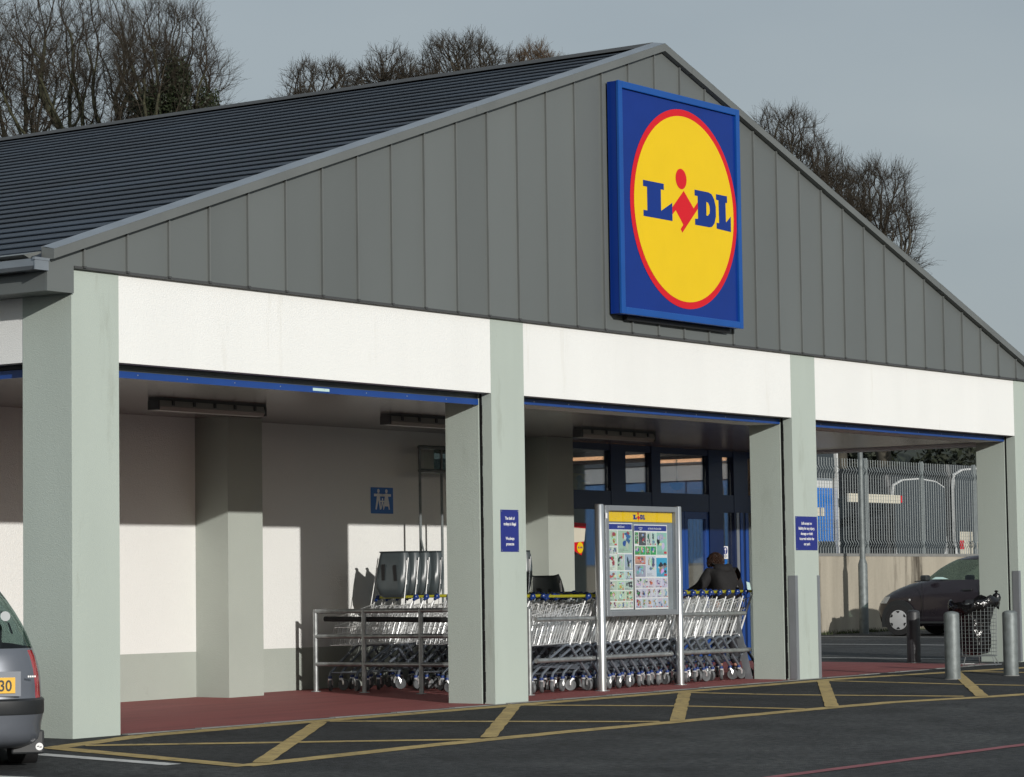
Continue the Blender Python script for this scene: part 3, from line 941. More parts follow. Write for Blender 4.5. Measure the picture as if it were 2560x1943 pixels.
def printed(name, x0, x1, z0, z1, y, layout, seed, label_lines):
    """one printed leaflet page: a paper sheet covered in small product pictures"""
    r = random.Random(seed)
    v, f, c = [], [], []
    def quad(a, b, zz0, zz1, col, dy):
        i = len(v)
        v.extend([(a, y + dy, zz0), (b, y + dy, zz0), (b, y + dy, zz1), (a, y + dy, zz1)])
        f.append((i, i + 1, i + 2, i + 3)); c.append(col)
    w, hh = x1 - x0, z1 - z0
    quad(x0, x1, z0, z1, (0.72, 0.73, 0.72), 0)
    quad(x0 + 0.01 * w, x1 - 0.02 * w, z1 - 0.075 * hh, z1 - 0.012 * hh, (0.02, 0.03, 0.22), -0.0006)
    pal = [(0.5, 0.06, 0.05), (0.04, 0.13, 0.40), (0.42, 0.30, 0.18), (0.03, 0.035, 0.045), (0.25, 0.45, 0.60), (0.6, 0.6, 0.6), (0.03, 0.22, 0.06), (0.55, 0.38, 0.06), (0.02, 0.02, 0.03), (0.12, 0.15, 0.22)]
    def blob(xa, xb, zb, zt, q, col):
        nn, a0 = r.choice([4, 4, 5, 7]), r.uniform(0, 3)
        i = len(v)
        v.extend([(xa + (xb - xa) * (.5 + .5 * math.cos(a0 + 2 * math.pi * g_ / nn) * r.uniform(.7, 1)), y - 0.0010 - 0.0001 * q, zb + (zt - zb) * (.5 + .5 * math.sin(a0 + 2 * math.pi * g_ / nn) * r.uniform(.7, 1))) for g_ in range(nn)])
        f.append(tuple(range(i, i + nn))); c.append(col)
    def item(xa, xb, zb, zt, bg):
        quad(xa, xb, zb, zt, bg, -0.0006)
        w_, h_ = xb - xa, zt - zb
        two = [r.choice(pal) for _ in range(3)] + [(0.62, 0.62, 0.61)]
        cx, cz = xa + w_ * r.uniform(.42, .58), zb + h_ * r.uniform(.5, .62)
        sx_, sz_ = w_ * r.uniform(.2, .36), h_ * r.uniform(.22, .34)
        for q in range(11):                           # a product photo: a cluster of small tones
            px_, pz = cx + r.uniform(-1, 1) * sx_, cz + r.uniform(-1, 1) * sz_
            a_, b_ = w_ * r.uniform(.06, .24), h_ * r.uniform(.06, .26)
            blob(max(xa, px_ - a_), min(xb, px_ + a_), max(zb, pz - b_), min(zt, pz + b_), q, [t * r.uniform(.5, 1.15) for t in r.choice(two)])
        for q in range(3):
            tz = zb + (0.05 + 0.055 * q) * h_
            quad(xa + .06 * w_, xa + r.uniform(.3, .75) * w_, tz, tz + 0.0022, (0.12, 0.12, 0.14), -0.0024)
        if r.random() < .5:
            quad(xb - .3 * w_, xb - .05 * w_, zb + .05 * h_, zb + .15 * h_, (0.55, 0.03, 0.03), -0.0024)
    for (fa, fb, za, zb_, bg, n_) in layout:          # blocks of the page, then items across each block
        xa, xb, zt, zb = x0 + fa * w, x0 + fb * w, z1 - za * hh, z1 - zb_ * hh
        cuts = [0] + [(k + r.uniform(-.1, .1)) / n_ for k in range(1, n_)] + [1]
        for a, b in zip(cuts, cuts[1:]):
            tt = [t * r.uniform(.9, 1.06) for t in bg]
            item(xa + a * (xb - xa) + .003, xa + b * (xb - xa) - .003, zb + .003, zt - .002, tt)
    me = bpy.data.meshes.new(name)
    off = parent_world(nb)
    me.from_pydata([(a - off.x, b - off.y, d - off.z) for a, b, d in v], [], f)
    ca = me.color_attributes.new("print", 'FLOAT_COLOR', 'CORNER')
    for p, col in zip(me.polygons, c):
        for li in p.loop_indices:
            ca.data[li].color = (*[min(1, t) for t in col], 1)
    me.materials.append(MATS["print"])
    o = bpy.data.objects.new(name, me)
    COL.objects.link(o)
    o.parent = nb
    lt = MB()
    for txt, fx, fz, hgt in label_lines:
        add_text(lt, txt, x0 + fx * w, z1 - fz * hh, y - 0.0012, hgt, 0.8, bold=0.0004)
    lt.build("poster_heading", "notice_white", o, world=False).location = (-off.x, -off.y, -off.z)
    return o
printed("poster", 8.83, 9.335, 0.94, 1.885, BY - 0.004, [(.02, .40, .085, .27, (.44, .56, .46), 1), (.42, .99, .085, .35, (.36, .52, .40), 1), (.02, .40, .275, .36, (.50, .58, .50), 2), (.02, .36, .365, .55, (.60, .64, .62), 1),
     (.37, .66, .36, .55, (.40, .55, .44), 1), (.67, .99, .36, .55, (.30, .40, .50), 1), (.02, .99, .555, .66, (.42, .57, .58), 3), (.02, .99, .665, .78, (.40, .56, .44), 3), (.02, .99, .785, .905, (.42, .55, .42), 3), (.02, .99, .91, .985, (.50, .60, .48), 6)], 5, [("Safe & Sound!", .55, .054, .022)])
printed("poster", 9.357, 10.04, 0.935, 1.872, BY - 0.009, [(.02, .13, .09, .23, (.02, .26, .05), 1), (.14, .36, .09, .25, (.08, .08, .07), 1), (.37, .66, .09, .25, (.45, .60, .50), 2), (.67, .99, .09, .36, (.30, .56, .40), 1), (.02, .66, .255, .36, (.04, .36, .07), 4),
     (.02, .34, .37, .47, (.55, .25, .18), 1), (.02, .34, .475, .62, (.30, .36, .44), 1), (.35, .64, .37, .62, (.55, .58, .64), 1), (.65, .99, .39, .62, (.05, .36, .56), 1), (.02, .99, .63, .75, (.52, .53, .62), 5), (.02, .99, .755, .865, (.50, .52, .60), 6), (.02, .99, .87, .985, (.48, .50, .60), 6)], 9, [("It's Time For The Great Diet!", .62, .056, .020), ("from Thursday", .2, .045, .012), ("25th Jan", .2, .065, .012)])

# ------------------------------------------------------------------ railings round the trolley bay
rl = empty("trolley_bay_railing", (7.4, 2.1, gz(7.4, 2.1)))
tag(rl, "galvanised tube railing closing the left end of the trolley bay", "railing")
RX = 7.36
for y in (3.48, 2.80, 2.02, 0.74):
    x = RX + (0.2 if y < 1 else 0)
    z0 = gz(x, y)
    m_ = MB(); m_.tube([(x, y, z0), (x, y, 0.985 if y > 1 else 0.965)], 0.027, 12); m_.build("post", "galvanised", rl, smooth=True)
    m_ = MB(); m_.lathe([(0.055, z0 + 0.006), (0.055, z0 + 0.014)], (x, y, 0), 14); m_.build("foot_plate", "galvanised", rl)
for z in (0.965, 0.69, 0.385):
    m_ = MB(); m_.tube([(RX, 3.49, z), (RX, 2.0, z), (RX + 0.1, 1.4, z), (RX + 0.2, 0.74, z)], 0.025, 12); m_.build("rail", "galvanised", rl, smooth=True)
m_ = MB(); m_.tube([(RX + 0.07, 3.4, 0.88), (RX + 0.07, 1.6, 0.86)], 0.03, 10); m_.build("buffer_rail", "tyre", rl, smooth=True)
rf = empty("trolley_front_rail", (9.7, 0.65, gz(9.7, .65)))
tag(rf, "galvanised double rail along the front of the trolley row", "railing")
for (xa, xb, z) in ((7.56, 8.65, 0.853), (7.56, 8.65, 0.422), (8.75, 10.22, 0.426), (10.40, 11.83, 0.862), (10.40, 11.93, 0.432)):
    m_ = MB(); m_.tube([(xa, 0.655, z), (xb, 0.655, z)], 0.025, 12); m_.build("rail", "galvanised", rf, smooth=True)
z0 = gz(10.4, .655)
m_ = MB(); m_.tube([(10.41, 0.655, z0), (10.41, 0.655, 0.885)], 0.024, 12); m_.build("post", "galvanised", rf, smooth=True)
m_ = MB(); m_.tube([(12.0, 1.3, gz(12, 1.3)), (12.0, 1.3, 0.86), (11.9, 0.9, 0.86)], 0.02, 10); m_.build("post", "galvanised", rf, smooth=True)

gp = MB()
gp.poly([(11.872, 0.585, 0.09), (11.872, 0.690, 0.09), (11.80, 0.860, 1.03), (11.80, 0.775, 1.03)])
gp.poly([(11.867, 0.585, 0.09), (11.867, 0.690, 0.09), (11.795, 0.860, 1.03), (11.795, 0.775, 1.03)])
for k in range(4):
    l = (k + 1) % 4
    gp.f.append((k, l, 4 + l, 4 + k))
tag(gp.build("loose_corner_guard", "aluminium_satin"), "bent grey metal corner guard leaning away from the third front pillar", "guard")

# tall thin frame behind the trolleys
hf = empty("hanging_sign_frame", (9.55, 3.55, gz(9.5, 3.55)))
tag(hf, "tall thin metal pole frame holding a glass panel against the porch wall", "frame")
for x in (9.38, 9.80):
    m_ = MB(); m_.tube([(x, 3.55, gz(x, 3.55)), (x, 3.55, 2.86)], 0.016, 8); m_.build("pole", "galvanised_dull", hf, smooth=True)
for z in (2.85, 2.575):
    m_ = MB(); m_.tube([(9.37, 3.55, z), (10.9, 3.55, z)], 0.024, 8); m_.build("cross_bar", "galvanised_dull", hf, smooth=True)
m_ = MB(); m_.box((9.66, 3.545, 2.6), (10.9, 3.553, 2.83)); m_.build("panel", "side_glass", hf)
m_ = MB(); m_.tube([(9.38, 3.55, 1.8), (9.3, 3.4, 1.45)], 0.012, 6); m_.build("brace", "galvanised_dull", hf)

# ------------------------------------------------------------------ trolleys
def trolley_meshes():
    P = {}
    def lerp(a, b, t): return a + (b - a) * t
    w = MB()
    R = 0.0030
    # basket corners: rear top/bottom, front top/bottom  (x back to front runs -0.1 -> -0.92)
    rt, rb, ft, fb = (-0.13, .255, .945), (-0.34, .225, .525), (-0.91, .175, .80), (-1.04, .155, .50)
    for s in (-1, 1):
        n = 17
        for k in range(n):
            t = k / (n - 1)
            top = (lerp(rt[0], ft[0], t), s * lerp(rt[1], ft[1], t), lerp(rt[2], ft[2], t))
            bot = (lerp(rb[0], fb[0], t), s * lerp(rb[1], fb[1], t), lerp(rb[2], fb[2], t))
            w.tube([top, bot], R, 3, False)
        for hz in (0.0, 0.30, 0.62, 1.0):
            a = tuple(lerp(p, q, hz) for p, q in zip((rt[0], s * rt[1], rt[2]), (rb[0], s * rb[1], rb[2])))
            b = tuple(lerp(p, q, hz) for p, q in zip((ft[0], s * ft[1], ft[2]), (fb[0], s * fb[1], fb[2])))
            w.tube([a, b], 0.0045 if hz in (0.0, 1.0) else 0.0032, 5, False)
    for k in range(6):
        t = k / 5
        w.tube([(ft[0], lerp(-ft[1], ft[1], t), ft[2]), (fb[0], lerp(-fb[1], fb[1], t), fb[2])], R, 4, False)
        w.tube([(rb[0], lerp(-rb[1], rb[1], t), rb[2]), (fb[0], lerp(-fb[1], fb[1], t), fb[2])], R, 4, False)
    for k in range(5):
        t = k / 4
        y = lerp(rb[1], fb[1], t)
        w.tube([(lerp(rb[0], fb[0], t), -y, lerp(rb[2], fb[2], t)), (lerp(rb[0], fb[0], t), y, lerp(rb[2], fb[2], t))], R, 4, False)
    for zt in (0.0, .35, .7):
        w.tube([tuple(lerp(p, q, zt) for p, q in zip((ft[0], -ft[1], ft[2]), (fb[0], -fb[1], fb[2]))), tuple(lerp(p, q, zt) for p, q in zip(ft, fb))], 0.0035, 4, False)
    P['basket'] = w
    g = MB()                                        # hinged rear gate, folded forward
    for k in range(8):
        y = lerp(-.235, .235, k / 7)
        g.tube([(-0.20, y, .93), (-0.44, y * .93, .56)], R, 4, False)
    for t in (0.02, .3, .6, .95):
        g.tube([(lerp(-.2, -.44, t), -.235, lerp(.93, .56, t)), (lerp(-.2, -.44, t), .235, lerp(.93, .56, t))], 0.0035, 4, False)
    P['gate'] = g
    for s, nm in ((-1, 'upright_a'), (1, 'upright_b')):      # bright flat uprights beside the basket
        st = MB(); st.tube([(-0.375, s * .243, .50), (-0.30, s * .25, .63), (-0.11, s * .27, .965)], [.0125, .0125, .010], 6)
        P[nm] = st
    fr = MB()                                       # chassis arches
    for s in (-1, 1):
        fr.tube([(-1.02, s * .185, .155), (-1.0, s * .186, .20), (-0.90, s * .195, .265), (-0.52, s * .232, .465), (-0.455, s * .238, .497), (-0.40, s * .242, .50), (-0.35, s * .246, .475), (-0.30, s * .25, .415), (-0.05, s * .265, .175), (-0.035, s * .265, .15)], .0155, 8)
    fr.tube([(-0.455, -.24, .49), (-0.455, .24, .49)], .012, 6)
    fr.tube([(-1.0, -.19, .2), (-1.0, .19, .2)], .009, 6)
    fr.tube([(-0.86, -.2, .28), (-0.12, -.2, .235), (-0.12, .2, .235), (-0.86, .2, .28)], .006, 5)
    P['chassis'] = fr
    hd = MB(); hd.tube([(-0.035, -.262, 1.02), (-0.035, .262, 1.02)], .017, 10)
    P['handle'] = hd
    for s, nm in ((-1, 'joint_a'), (1, 'joint_b')):
        jt = MB(); jt.tube([(-0.085, s * .271, .985), (-0.035, s * .272, 1.02)], .017, 8)
        jt.lathe([(.024, s * .245), (.030, s * .258), (.030, s * .282), (.02, s * .292)], (-0.035, 0, 1.018), 12, 'y')
        P[nm] = jt
    return P
TM = trolley_meshes()

def caster_meshes(rot):
    c = MB()
    c.lathe([(.022, .135), (.022, .162)], (0, 0, 0), 12)
    off = Vector((0.028 * math.cos(rot), 0.028 * math.sin(rot), 0))
    d = Vector((-math.sin(rot), math.cos(rot), 0))
    fk = MB()
    for s in (-1, 1):
        p = off + d * (s * .019)
        q = d * (s * .014)
        fk.tube([(q.x, q.y, .135), (p.x, p.y, .10), (p.x, p.y, .062)], [.012, .012, .009], 5)
    fk.tube([(0, 0, .118), (0, 0, .138)], .02, 8)
    wh = MB()
    n = 18
    prof = [(.012, -.017), (.03, -.012), (.048, -.014), (.058, -.016), (.0625, -.009), (.0625, .009), (.058, .016), (.048, .014), (.03, .012), (.012, .017)]
    rings = []
    for r, hh in prof:
        i = len(wh.v)
        for j in range(n):
            t = 2 * math.pi * j / n
            p = off + Vector((math.cos(rot), math.sin(rot), 0)) * (r * math.cos(t)) + Vector((0, 0, 1)) * (r * math.sin(t) + .0625) + d * hh
            wh.v.append(tuple(p))
        rings.append(i)
    for a, b in zip(rings, rings[1:]):
        for j in range(n):
            l = (j + 1) % n
            wh.f.append((a + j, a + l, b + l, b + j))
    wh.f.append(tuple(rings[0] + j for j in range(n))); wh.f.append(tuple(rings[-1] + j for j in range(n)))
    return c, fk, wh
CAST = []
_tmp = []
for k in range(7):
    c, fk, wh = caster_meshes(-2.9 + k * 0.85)
    tri = []
    for mb, nm, mm in ((c, "swivel_ring", "handle_blue"), (fk, "fork", "chrome_wire"), (wh, "wheel", "wheel_rubber")):
        o = mb.build(nm, mm, None, smooth=True)
        tri.append((nm, o.data)); _tmp.append(o)
    CAST.append(tri)
TRO = {}
for nm, mm in (("basket", "chrome_wire"), ("gate", "chrome_wire"), ("upright_a", "chrome_bar"), ("upright_b", "chrome_bar"), ("chassis", "trolley_tube"), ("handle", "handle_yellow"), ("joint_a", "handle_blue"), ("joint_b", "handle_blue")):
    o = TM[nm].build(nm, mm, None, smooth=nm not in ("basket", "gate"))
    TRO[nm] = o.data; _tmp.append(o)

def seat_mesh():
    """moulded child-seat shell: a curved back with side wings, rounded at the foot and flanged at the top"""
    m_ = MB()
    rows = [(1.015, -.30, .15, .03), (1.05, -.345, .19, .05), (1.12, -.375, .215, .08), (1.22, -.375, .225, .10), (1.34, -.355, .22, .095), (1.46, -.330, .205, .075), (1.515, -.318, .19, .06), (1.53, -.335, .20, .06), (1.535, -.325, .195, .055)]
    grid = []
    for z, x, hw, dep in rows:
        line = []
        for j in range(13):
            t = -1 + 2 * j / 12
            e = abs(t)
            bx = 0 if e < .62 else dep * ((e - .62) / .38) ** 1.6
            yy = hw * (t if e < .62 else math.copysign(.62 + (e - .62) * (1 - 0.35 * ((e - .62) / .38)), t)) / .87
            line.append((x + bx, yy, z))
        grid.append(line)
    for side in (0, 0.012):
        base = len(m_.v)
        for line in grid:
            m_.v += [(x + side, y * (1 - side), z) for x, y, z in line]
        for r in range(len(grid) - 1):
            for j in range(12):
                a = base + r * 13 + j
                m_.f.append((a, a + 1, a + 14, a + 13))
    return m_
sm_ = seat_mesh().build("seat_shell", "seat_plastic", None, smooth=True); _tmp.append(sm_); SEAT = sm_.data
SLOT, SBR = [], []
for pl_ in ([(-.383, -.13, 1.20), (-.383, -.085, 1.20), (-.362, -.06, 1.38), (-.362, -.10, 1.38)], [(-.383, .045, 1.21), (-.383, .085, 1.21), (-.362, .105, 1.39), (-.362, .055, 1.39)]):
    b_ = MB(); b_.poly(pl_)
    so_ = b_.build("strap_slot", "black", None); _tmp.append(so_); SLOT.append(so_.data)
for s_ in (-1, 1):
    b_ = MB(); b_.tube([(-.40, s_ * .235, .93), (-.335, s_ * .222, 1.22), (-.285, s_ * .215, 1.46)], [.005, .005, .007], 6)
    so_ = b_.build("seat_bracket", "chrome_bar", None, smooth=True); _tmp.append(so_); SBR.append(so_.data)
b_ = MB(); b_.poly([(-.335, -.212, 1.16), (-.312, -.2155, 1.16), (-.282, -.205, 1.43), (-.305, -.2015, 1.43)])
so_ = b_.build("seat_label", "notice_white", None); _tmp.append(so_); SLAB = so_.data
for o in _tmp:
    bpy.data.objects.remove(o)

def link(nm, data, parent, loc=(0, 0, 0), rot=(0, 0, 0)):
    o = bpy.data.objects.new(nm, data)
    o.parent = parent
    o.location = loc
    o.rotation_euler = rot
    COL.objects.link(o)
    return o

ORD = ["first", "second", "third", "fourth", "fifth", "sixth", "seventh", "eighth", "ninth", "tenth", "eleventh", "twelfth", "thirteenth",
       "fourteenth", "fifteenth", "sixteenth", "seventeenth", "eighteenth", "nineteenth", "twentieth"]

def trolley(x, y, label, group, seat=None, jit=0.0):
    t = empty("shopping_trolley", (x, y, gz(x, y) + 0.006), jit)
    tag(t, label, "trolley", group)
    for nm in ("basket", "gate", "upright_a", "upright_b", "chassis", "handle", "joint_a", "joint_b"):
        link({"joint_a": "handle_joint", "joint_b": "handle_joint", "upright_a": "upright", "upright_b": "upright"}.get(nm, nm), TRO[nm], t)
    for cx, cy in ((-1.02, -.185), (-1.02, .185), (-.035, -.265), (-.035, .265)):
        tri = CAST[random.randrange(7)]
        c = link("swivel_ring", tri[0][1], t, (cx, cy, 0))
        link("fork", tri[1][1], c)
        link("wheel", tri[2][1], c)
    if seat is not None:
        s = link("child_seat", SEAT, t, (0.18, 0, 0) if seat == 0 else (0.18 - 0.05, 0, -0.16), (0, 0, 0) if seat == 0 else (0, -0.33, 0))
        if seat:
            s.location = (0.50, 0, -0.12)
        [link("strap_slot", q, s) for q in SLOT]; [link("seat_bracket", q, s) for q in SBR]; link("seat_label", SLAB, s)
    return t
GR = "trolleys nested in the porch bay"
for k in range(19):
    trolley(8.69 + 0.195 * k, 0.985, ORD[k] + " chrome trolley from the left in the front nested row", GR, jit=random.uniform(-.006, .006))
for k in range(19):
    trolley(8.60 + 0.205 * k, 1.66, ORD[k] + " trolley from the left in the second nested row back", GR, jit=random.uniform(-.01, .01))
for k in range(9):
    trolley(9.0 + 0.2 * k, 2.38, ORD[k] + " trolley from the left in the third nested row back", GR, jit=random.uniform(-.01, .01))
seats = {2: "first", 3: "second", 4: "third", 5: "fourth"}
for k in range(16):
    x = 8.42 + 0.195 * k
    if k in (0, 1, 2):
        trolley(x + 0.05, 3.17, ["leftmost", "second", "third"][k] + " child-seat trolley with dark upright shell beside the porch wall", GR, seat=0)
    elif k in (3, 12):
        trolley(x + 0.02, 3.14, ("fourth child-seat trolley from the left, partly hidden by the second pillar" if k == 3 else "trolley with dark upright child seat seen right of the second pillar"), GR, seat=0, jit=0.10)
    elif k == 15:
        trolley(x + 0.02, 3.0, "trolley whose dark child seat is tipped over, left of the notice board", GR, seat=1)
    elif k % 2 == 0:
        trolley(x, 3.17, ["first", "second", "third", "fourth", "fourth", "fifth"][k // 2 - 2] + " seatless trolley from the left in the row beside the porch wall", GR)

# ------------------------------------------------------------------ person
def skinned(name, joints, bones, m, parent, sub=2):
    me = bpy.data.meshes.new(name)
    me.from_pydata([j[0] for j in joints], bones, [])
    o = bpy.data.objects.new(name, me)
    COL.objects.link(o)
    o.parent = parent
    md = o.modifiers.new("skin", 'SKIN')
    md.use_smooth_shade = True
    for v, j in zip(me.skin_vertices[0].data, joints):
        r = j[1]
        v.radius = r if isinstance(r, tuple) else (r, r)
    me.skin_vertices[0].data[0].use_root = True
    sb = o.modifiers.new("sub", 'SUBSURF')
    sb.levels = sub
    sb.render_levels = sub
    me.materials.append(MATS[m])
    return o

def person():
    # local frame: faces -x; left hand towards -y
    t = empty("person", (13.98, 2.28, gz(13.9, 2.3) - 0.01), math.radians(-112))
    t.scale = (0.95, 0.95, 0.925)
    tag(t, "person in black hooded jacket bending over the trolley handles, back turned", "person")
    J = [((0.06, 0, .88), (.12, .155)), ((0.05, 0, 1.08), (.105, .15)), ((0.0, 0, 1.28), (.11, .16)), ((-.03, 0, 1.37), (.085, .12)), ((-.055, 0, 1.42), .052), ((-.085, -.01, 1.455), .055),
         ((-.105, -.015, 1.50), (.088, .072)), ((-.11, -.015, 1.55), (.088, .072)),
         ((-.03, -.17, 1.35), .06), ((-.04, -.30, 1.16), .05), ((-.16, -.44, 1.06), .042), ((-.24, -.47, 1.03), .034),
         ((-.03, .17, 1.35), .06), ((-.02, .29, 1.15), .05), ((-.14, .37, 1.05), .042), ((-.22, .38, 1.03), .034),
         ((0.07, -.10, .80), .095), ((0.04, -.11, .46), .065), ((0.08, -.11, .10), .048), ((0.08, -.115, .075), (.035, .035)),
         ((0.07, .10, .80), .095), ((0.09, .11, .46), .065), ((0.15, .11, .10), .048), ((0.15, .115, .075), (.035, .035))]
    B = [(0, 1), (1, 2), (2, 3), (3, 4), (4, 5), (5, 6), (6, 7), (2, 8), (8, 9), (9, 10), (10, 11), (2, 12), (12, 13), (13, 14), (14, 15), (0, 16), (16, 17), (17, 18), (18, 19), (0, 20), (20, 21), (21, 22), (22, 23)]
    for hx, hy, hz, s in ((-.24, -.47, 1.03, -1), (-.22, .38, 1.03, 1)):       # palms and fingers
        root = 11 if s < 0 else 15
        p = len(J); J.append(((hx - .055, hy, hz), (.015, .032))); B.append((root, p))
        for q, (dy, ln) in enumerate(((-.027, .05), (-.009, .062), (.009, .057), (.027, .045))):
            a = len(J)
            J += [((hx - .075, hy + dy, hz + .004), .009), ((hx - .075 - ln * .6, hy + dy * 1.1, hz - .008), .008), ((hx - .07 - ln * .75, hy + dy * 1.1, hz - .03), .007)]
            B += [(p, a), (a, a + 1), (a + 1, a + 2)]
        a = len(J)
        J += [((hx - .03, hy - s * .035, hz - .006), .010), ((hx - .065, hy - s * .045, hz - .022), .008)]
        B += [(root, a), (a, a + 1)]
    skinned("body", J, B, "skin", t)
    k = 1.0
    jk = [((0.065, 0, .80), (.165, .235)), ((0.055, 0, 1.04), (.155, .22)), ((0.0, 0, 1.27), (.155, .215)), ((-.02, 0, 1.375), (.12, .165)), ((-.035, 0, 1.42), (.09, .105)),
          ((-.02, -.185, 1.345), .092), ((-.03, -.31, 1.16), .08), ((-.15, -.43, 1.07), .064), ((-.21, -.46, 1.045), .05),
          ((-.02, .185, 1.345), .092), ((-.01, .30, 1.15), .08), ((-.13, .365, 1.06), .064), ((-.19, .378, 1.04), .05)]
    skinned("jacket", jk, [(0, 1), (1, 2), (2, 3), (3, 4), (2, 5), (5, 6), (6, 7), (7, 8), (2, 9), (9, 10), (10, 11), (11, 12)], "jacket", t)
    hood = [((0.00, -.13, 1.435), .055), ((0.075, -.07, 1.405), .075), ((0.10, 0, 1.385), .085), ((0.075, .07, 1.405), .075), ((0.00, .13, 1.435), .055)]
    skinned("hood", hood, [(0, 1), (1, 2), (2, 3), (3, 4)], "jacket", t)
    tr = [((0.065, 0, .84), (.14, .175)), ((0.07, -.10, .76), .11), ((0.04, -.11, .46), .085), ((0.08, -.11, .09), .072), ((0.07, .10, .76), .11), ((0.09, .11, .46), .085), ((0.15, .11, .09), .072)]
    skinned("trousers", tr, [(0, 1), (1, 2), (2, 3), (0, 4), (4, 5), (5, 6)], "trousers", t)
    for bx, by in ((0.0, -.115), (0.07, .115)):
        skinned("shoe", [((bx + .09, by, .05), .05), ((bx, by, .045), (.04, .047)), ((bx - .10, by, .035), (.03, .042))], [(0, 1), (1, 2)], "black", t)
    # hair: cap of many short locks over the back of the skull
    hm = MB()
    c = Vector((-.095, -.015, 1.525))
    for a in range(11):
        for b in range(22):
            th = math.pi * (0.02 + 0.60 * a / 10)
            ph = 2 * math.pi * (b + 0.5 * (a % 2)) / 22
            d = Vector((math.sin(th) * math.cos(ph), math.sin(th) * math.sin(ph), math.cos(th)))
            if d.x < -0.62 and d.z < 0.5:
                continue
            p = c + Vector((d.x * .098, d.y * .086, d.z * .108))
            tip = p + Vector((d.x * .014 + random.uniform(-.010, .010), d.y * .014 + random.uniform(-.010, .010), -.05 - .02 * random.random()))
            mid = (p + tip) / 2 + d * .016
            hm.tube([p - d * .012, mid, tip], [.017, .015, .004], 5)
    hm.build("hair", "hair", t, smooth=True, world=False)
    fc = MB()                                          # ears, nose, glasses
    for s in (-1, 1):
        fc.lathe([(.006, s * .066), (.022, s * .074), (.024, s * .082), (.012, s * .086)], (-.15, 0, 1.515), 10, 'y')
    fc.tube([(-.25, 0, 1.53), (-.277, 0, 1.497), (-.255, 0, 1.487)], [.008, .013, .011], 8)
    fc.tube([(-.245, -.025, 1.462), (-.252, 0, 1.460), (-.245, .025, 1.462)], .007, 6)
    fc.v = [(x + .06, y_ - .015, z + .0) for x, y_, z in fc.v]
    fc.build("face_features", "skin", t, smooth=True, world=False)
    gl = MB()
    for s in (-1, 1):
        gl.tube([(-.262, s * .012, 1.527), (-.264, s * .035, 1.545), (-.258, s * .06, 1.53), (-.262, s * .035, 1.512), (-.262, s * .012, 1.527)], .003, 5)
        gl.tube([(-.258, s * .06, 1.535), (-.15, s * .078, 1.53)], .003, 5)
    gl.v = [(x + .06, y_ - .015, z + .0) for x, y_, z in gl.v]
    gl.build("glasses", "black", t, world=False)
    st = MB(); st.tube([(-.02, -.12, 1.48), (0.13, .0, 1.36), (0.19, .14, 1.14), (.16, .25, .95)], .013, 6); st.build("bag_strap", "black", t, world=False)
    return t
person()
pp = MB(); pp.poly([(13.83, 1.80, 1.10), (13.97, 1.83, 1.11), (13.98, 1.86, 1.22), (13.85, 1.83, 1.235)])
pp.poly([(13.83, 1.803, 1.10), (13.97, 1.833, 1.11), (13.98, 1.863, 1.22), (13.85, 1.833, 1.235)])
tag(pp.build("folded_paper", "paper_mint"), "pale mint sheet of paper beside the person's right hand", "paper")

# ------------------------------------------------------------------ shop window posters
def poster_plate(name, poly, y, m, label, cat):
    b = MB(); b.prism(poly, 'y', y, y + 0.004)
    return tag(b.build(name, m), label, cat)
rp = empty("window_poster", (13.15, 3.9, 1.6))
tag(rp, "tilted red and white poster hanging in the shop window", "poster")
b = MB(); b.prism([(12.93, 2.03), (13.35, 2.01), (13.23, 1.60), (12.93, 1.70)], 'y', 3.90, 3.904); b.build("sheet", "sign_red", rp)
b = MB(); b.prism([(12.95, 1.96), (13.32, 1.945), (13.29, 1.78), (12.95, 1.76)], 'y', 3.895, 3.899); b.build("white_panel", "cream_panel", rp)
b = MB(); flat(b, circle_pts(13.19, 1.70, 0.072, 24), 3.8945); b.build("yellow_disc", "sign_yellow", rp)
emblem(rp, 13.185, 1.70, 3.8935, 0.058)
yp = empty("yellow_window_poster", (13.8, 4.3, 2.44))
tag(yp, "yellow poster with dark figure high in the shop window", "poster")
b = MB(); b.box((13.555, 4.3, 2.45), (14.05, 4.305, 2.68)); b.build("sheet", "sign_yellow", yp)
b = MB(); flat(b, [(13.74, 2.45), (13.76, 2.56), (13.72, 2.62), (13.78, 2.66), (13.84, 2.66), (13.88, 2.61), (13.98, 2.58), (13.99, 2.565), (13.87, 2.57), (13.87, 2.45)], 4.298); b.build("print", "shop_dark", yp)
ds = empty("door_sticker", (16.82, 3.885, 1.5))
tag(ds, "white and blue arrow sticker on the entrance door glass", "sticker")
YS = YW - 0.004
b = MB(); b.box((16.755, YS - 0.003, 1.56), (16.895, YS, 1.735)); b.build("sheet", "notice_white", ds)
b = MB(); flat(b, [(16.825 + a * .055, 1.672 + c * .052) for a, c in circle_pts(0, 0, 1, 24)], YS - 0.004); b.build("blue_disc", "notice_blue", ds)
b = MB(); flat(b, [(16.817, 1.632), (16.833, 1.632), (16.833, 1.69), (16.85, 1.68), (16.85, 1.692), (16.825, 1.714), (16.80, 1.692), (16.80, 1.68), (16.817, 1.69)], YS - 0.005); b.build("arrow", "notice_white", ds)
for q, ww in enumerate((.035, .042, .025)):
    b = MB(); b.box((16.825 - ww, YS - 0.0045, 1.605 - q * .014), (16.825 + ww, YS - 0.0035, 1.610 - q * .014)); b.build("text_line", "black", ds)
b = MB(); b.box((16.74, YS - 0.003, 1.475), (16.87, YS, 1.553)); b.build("blue_sheet", "family_blue", ds)

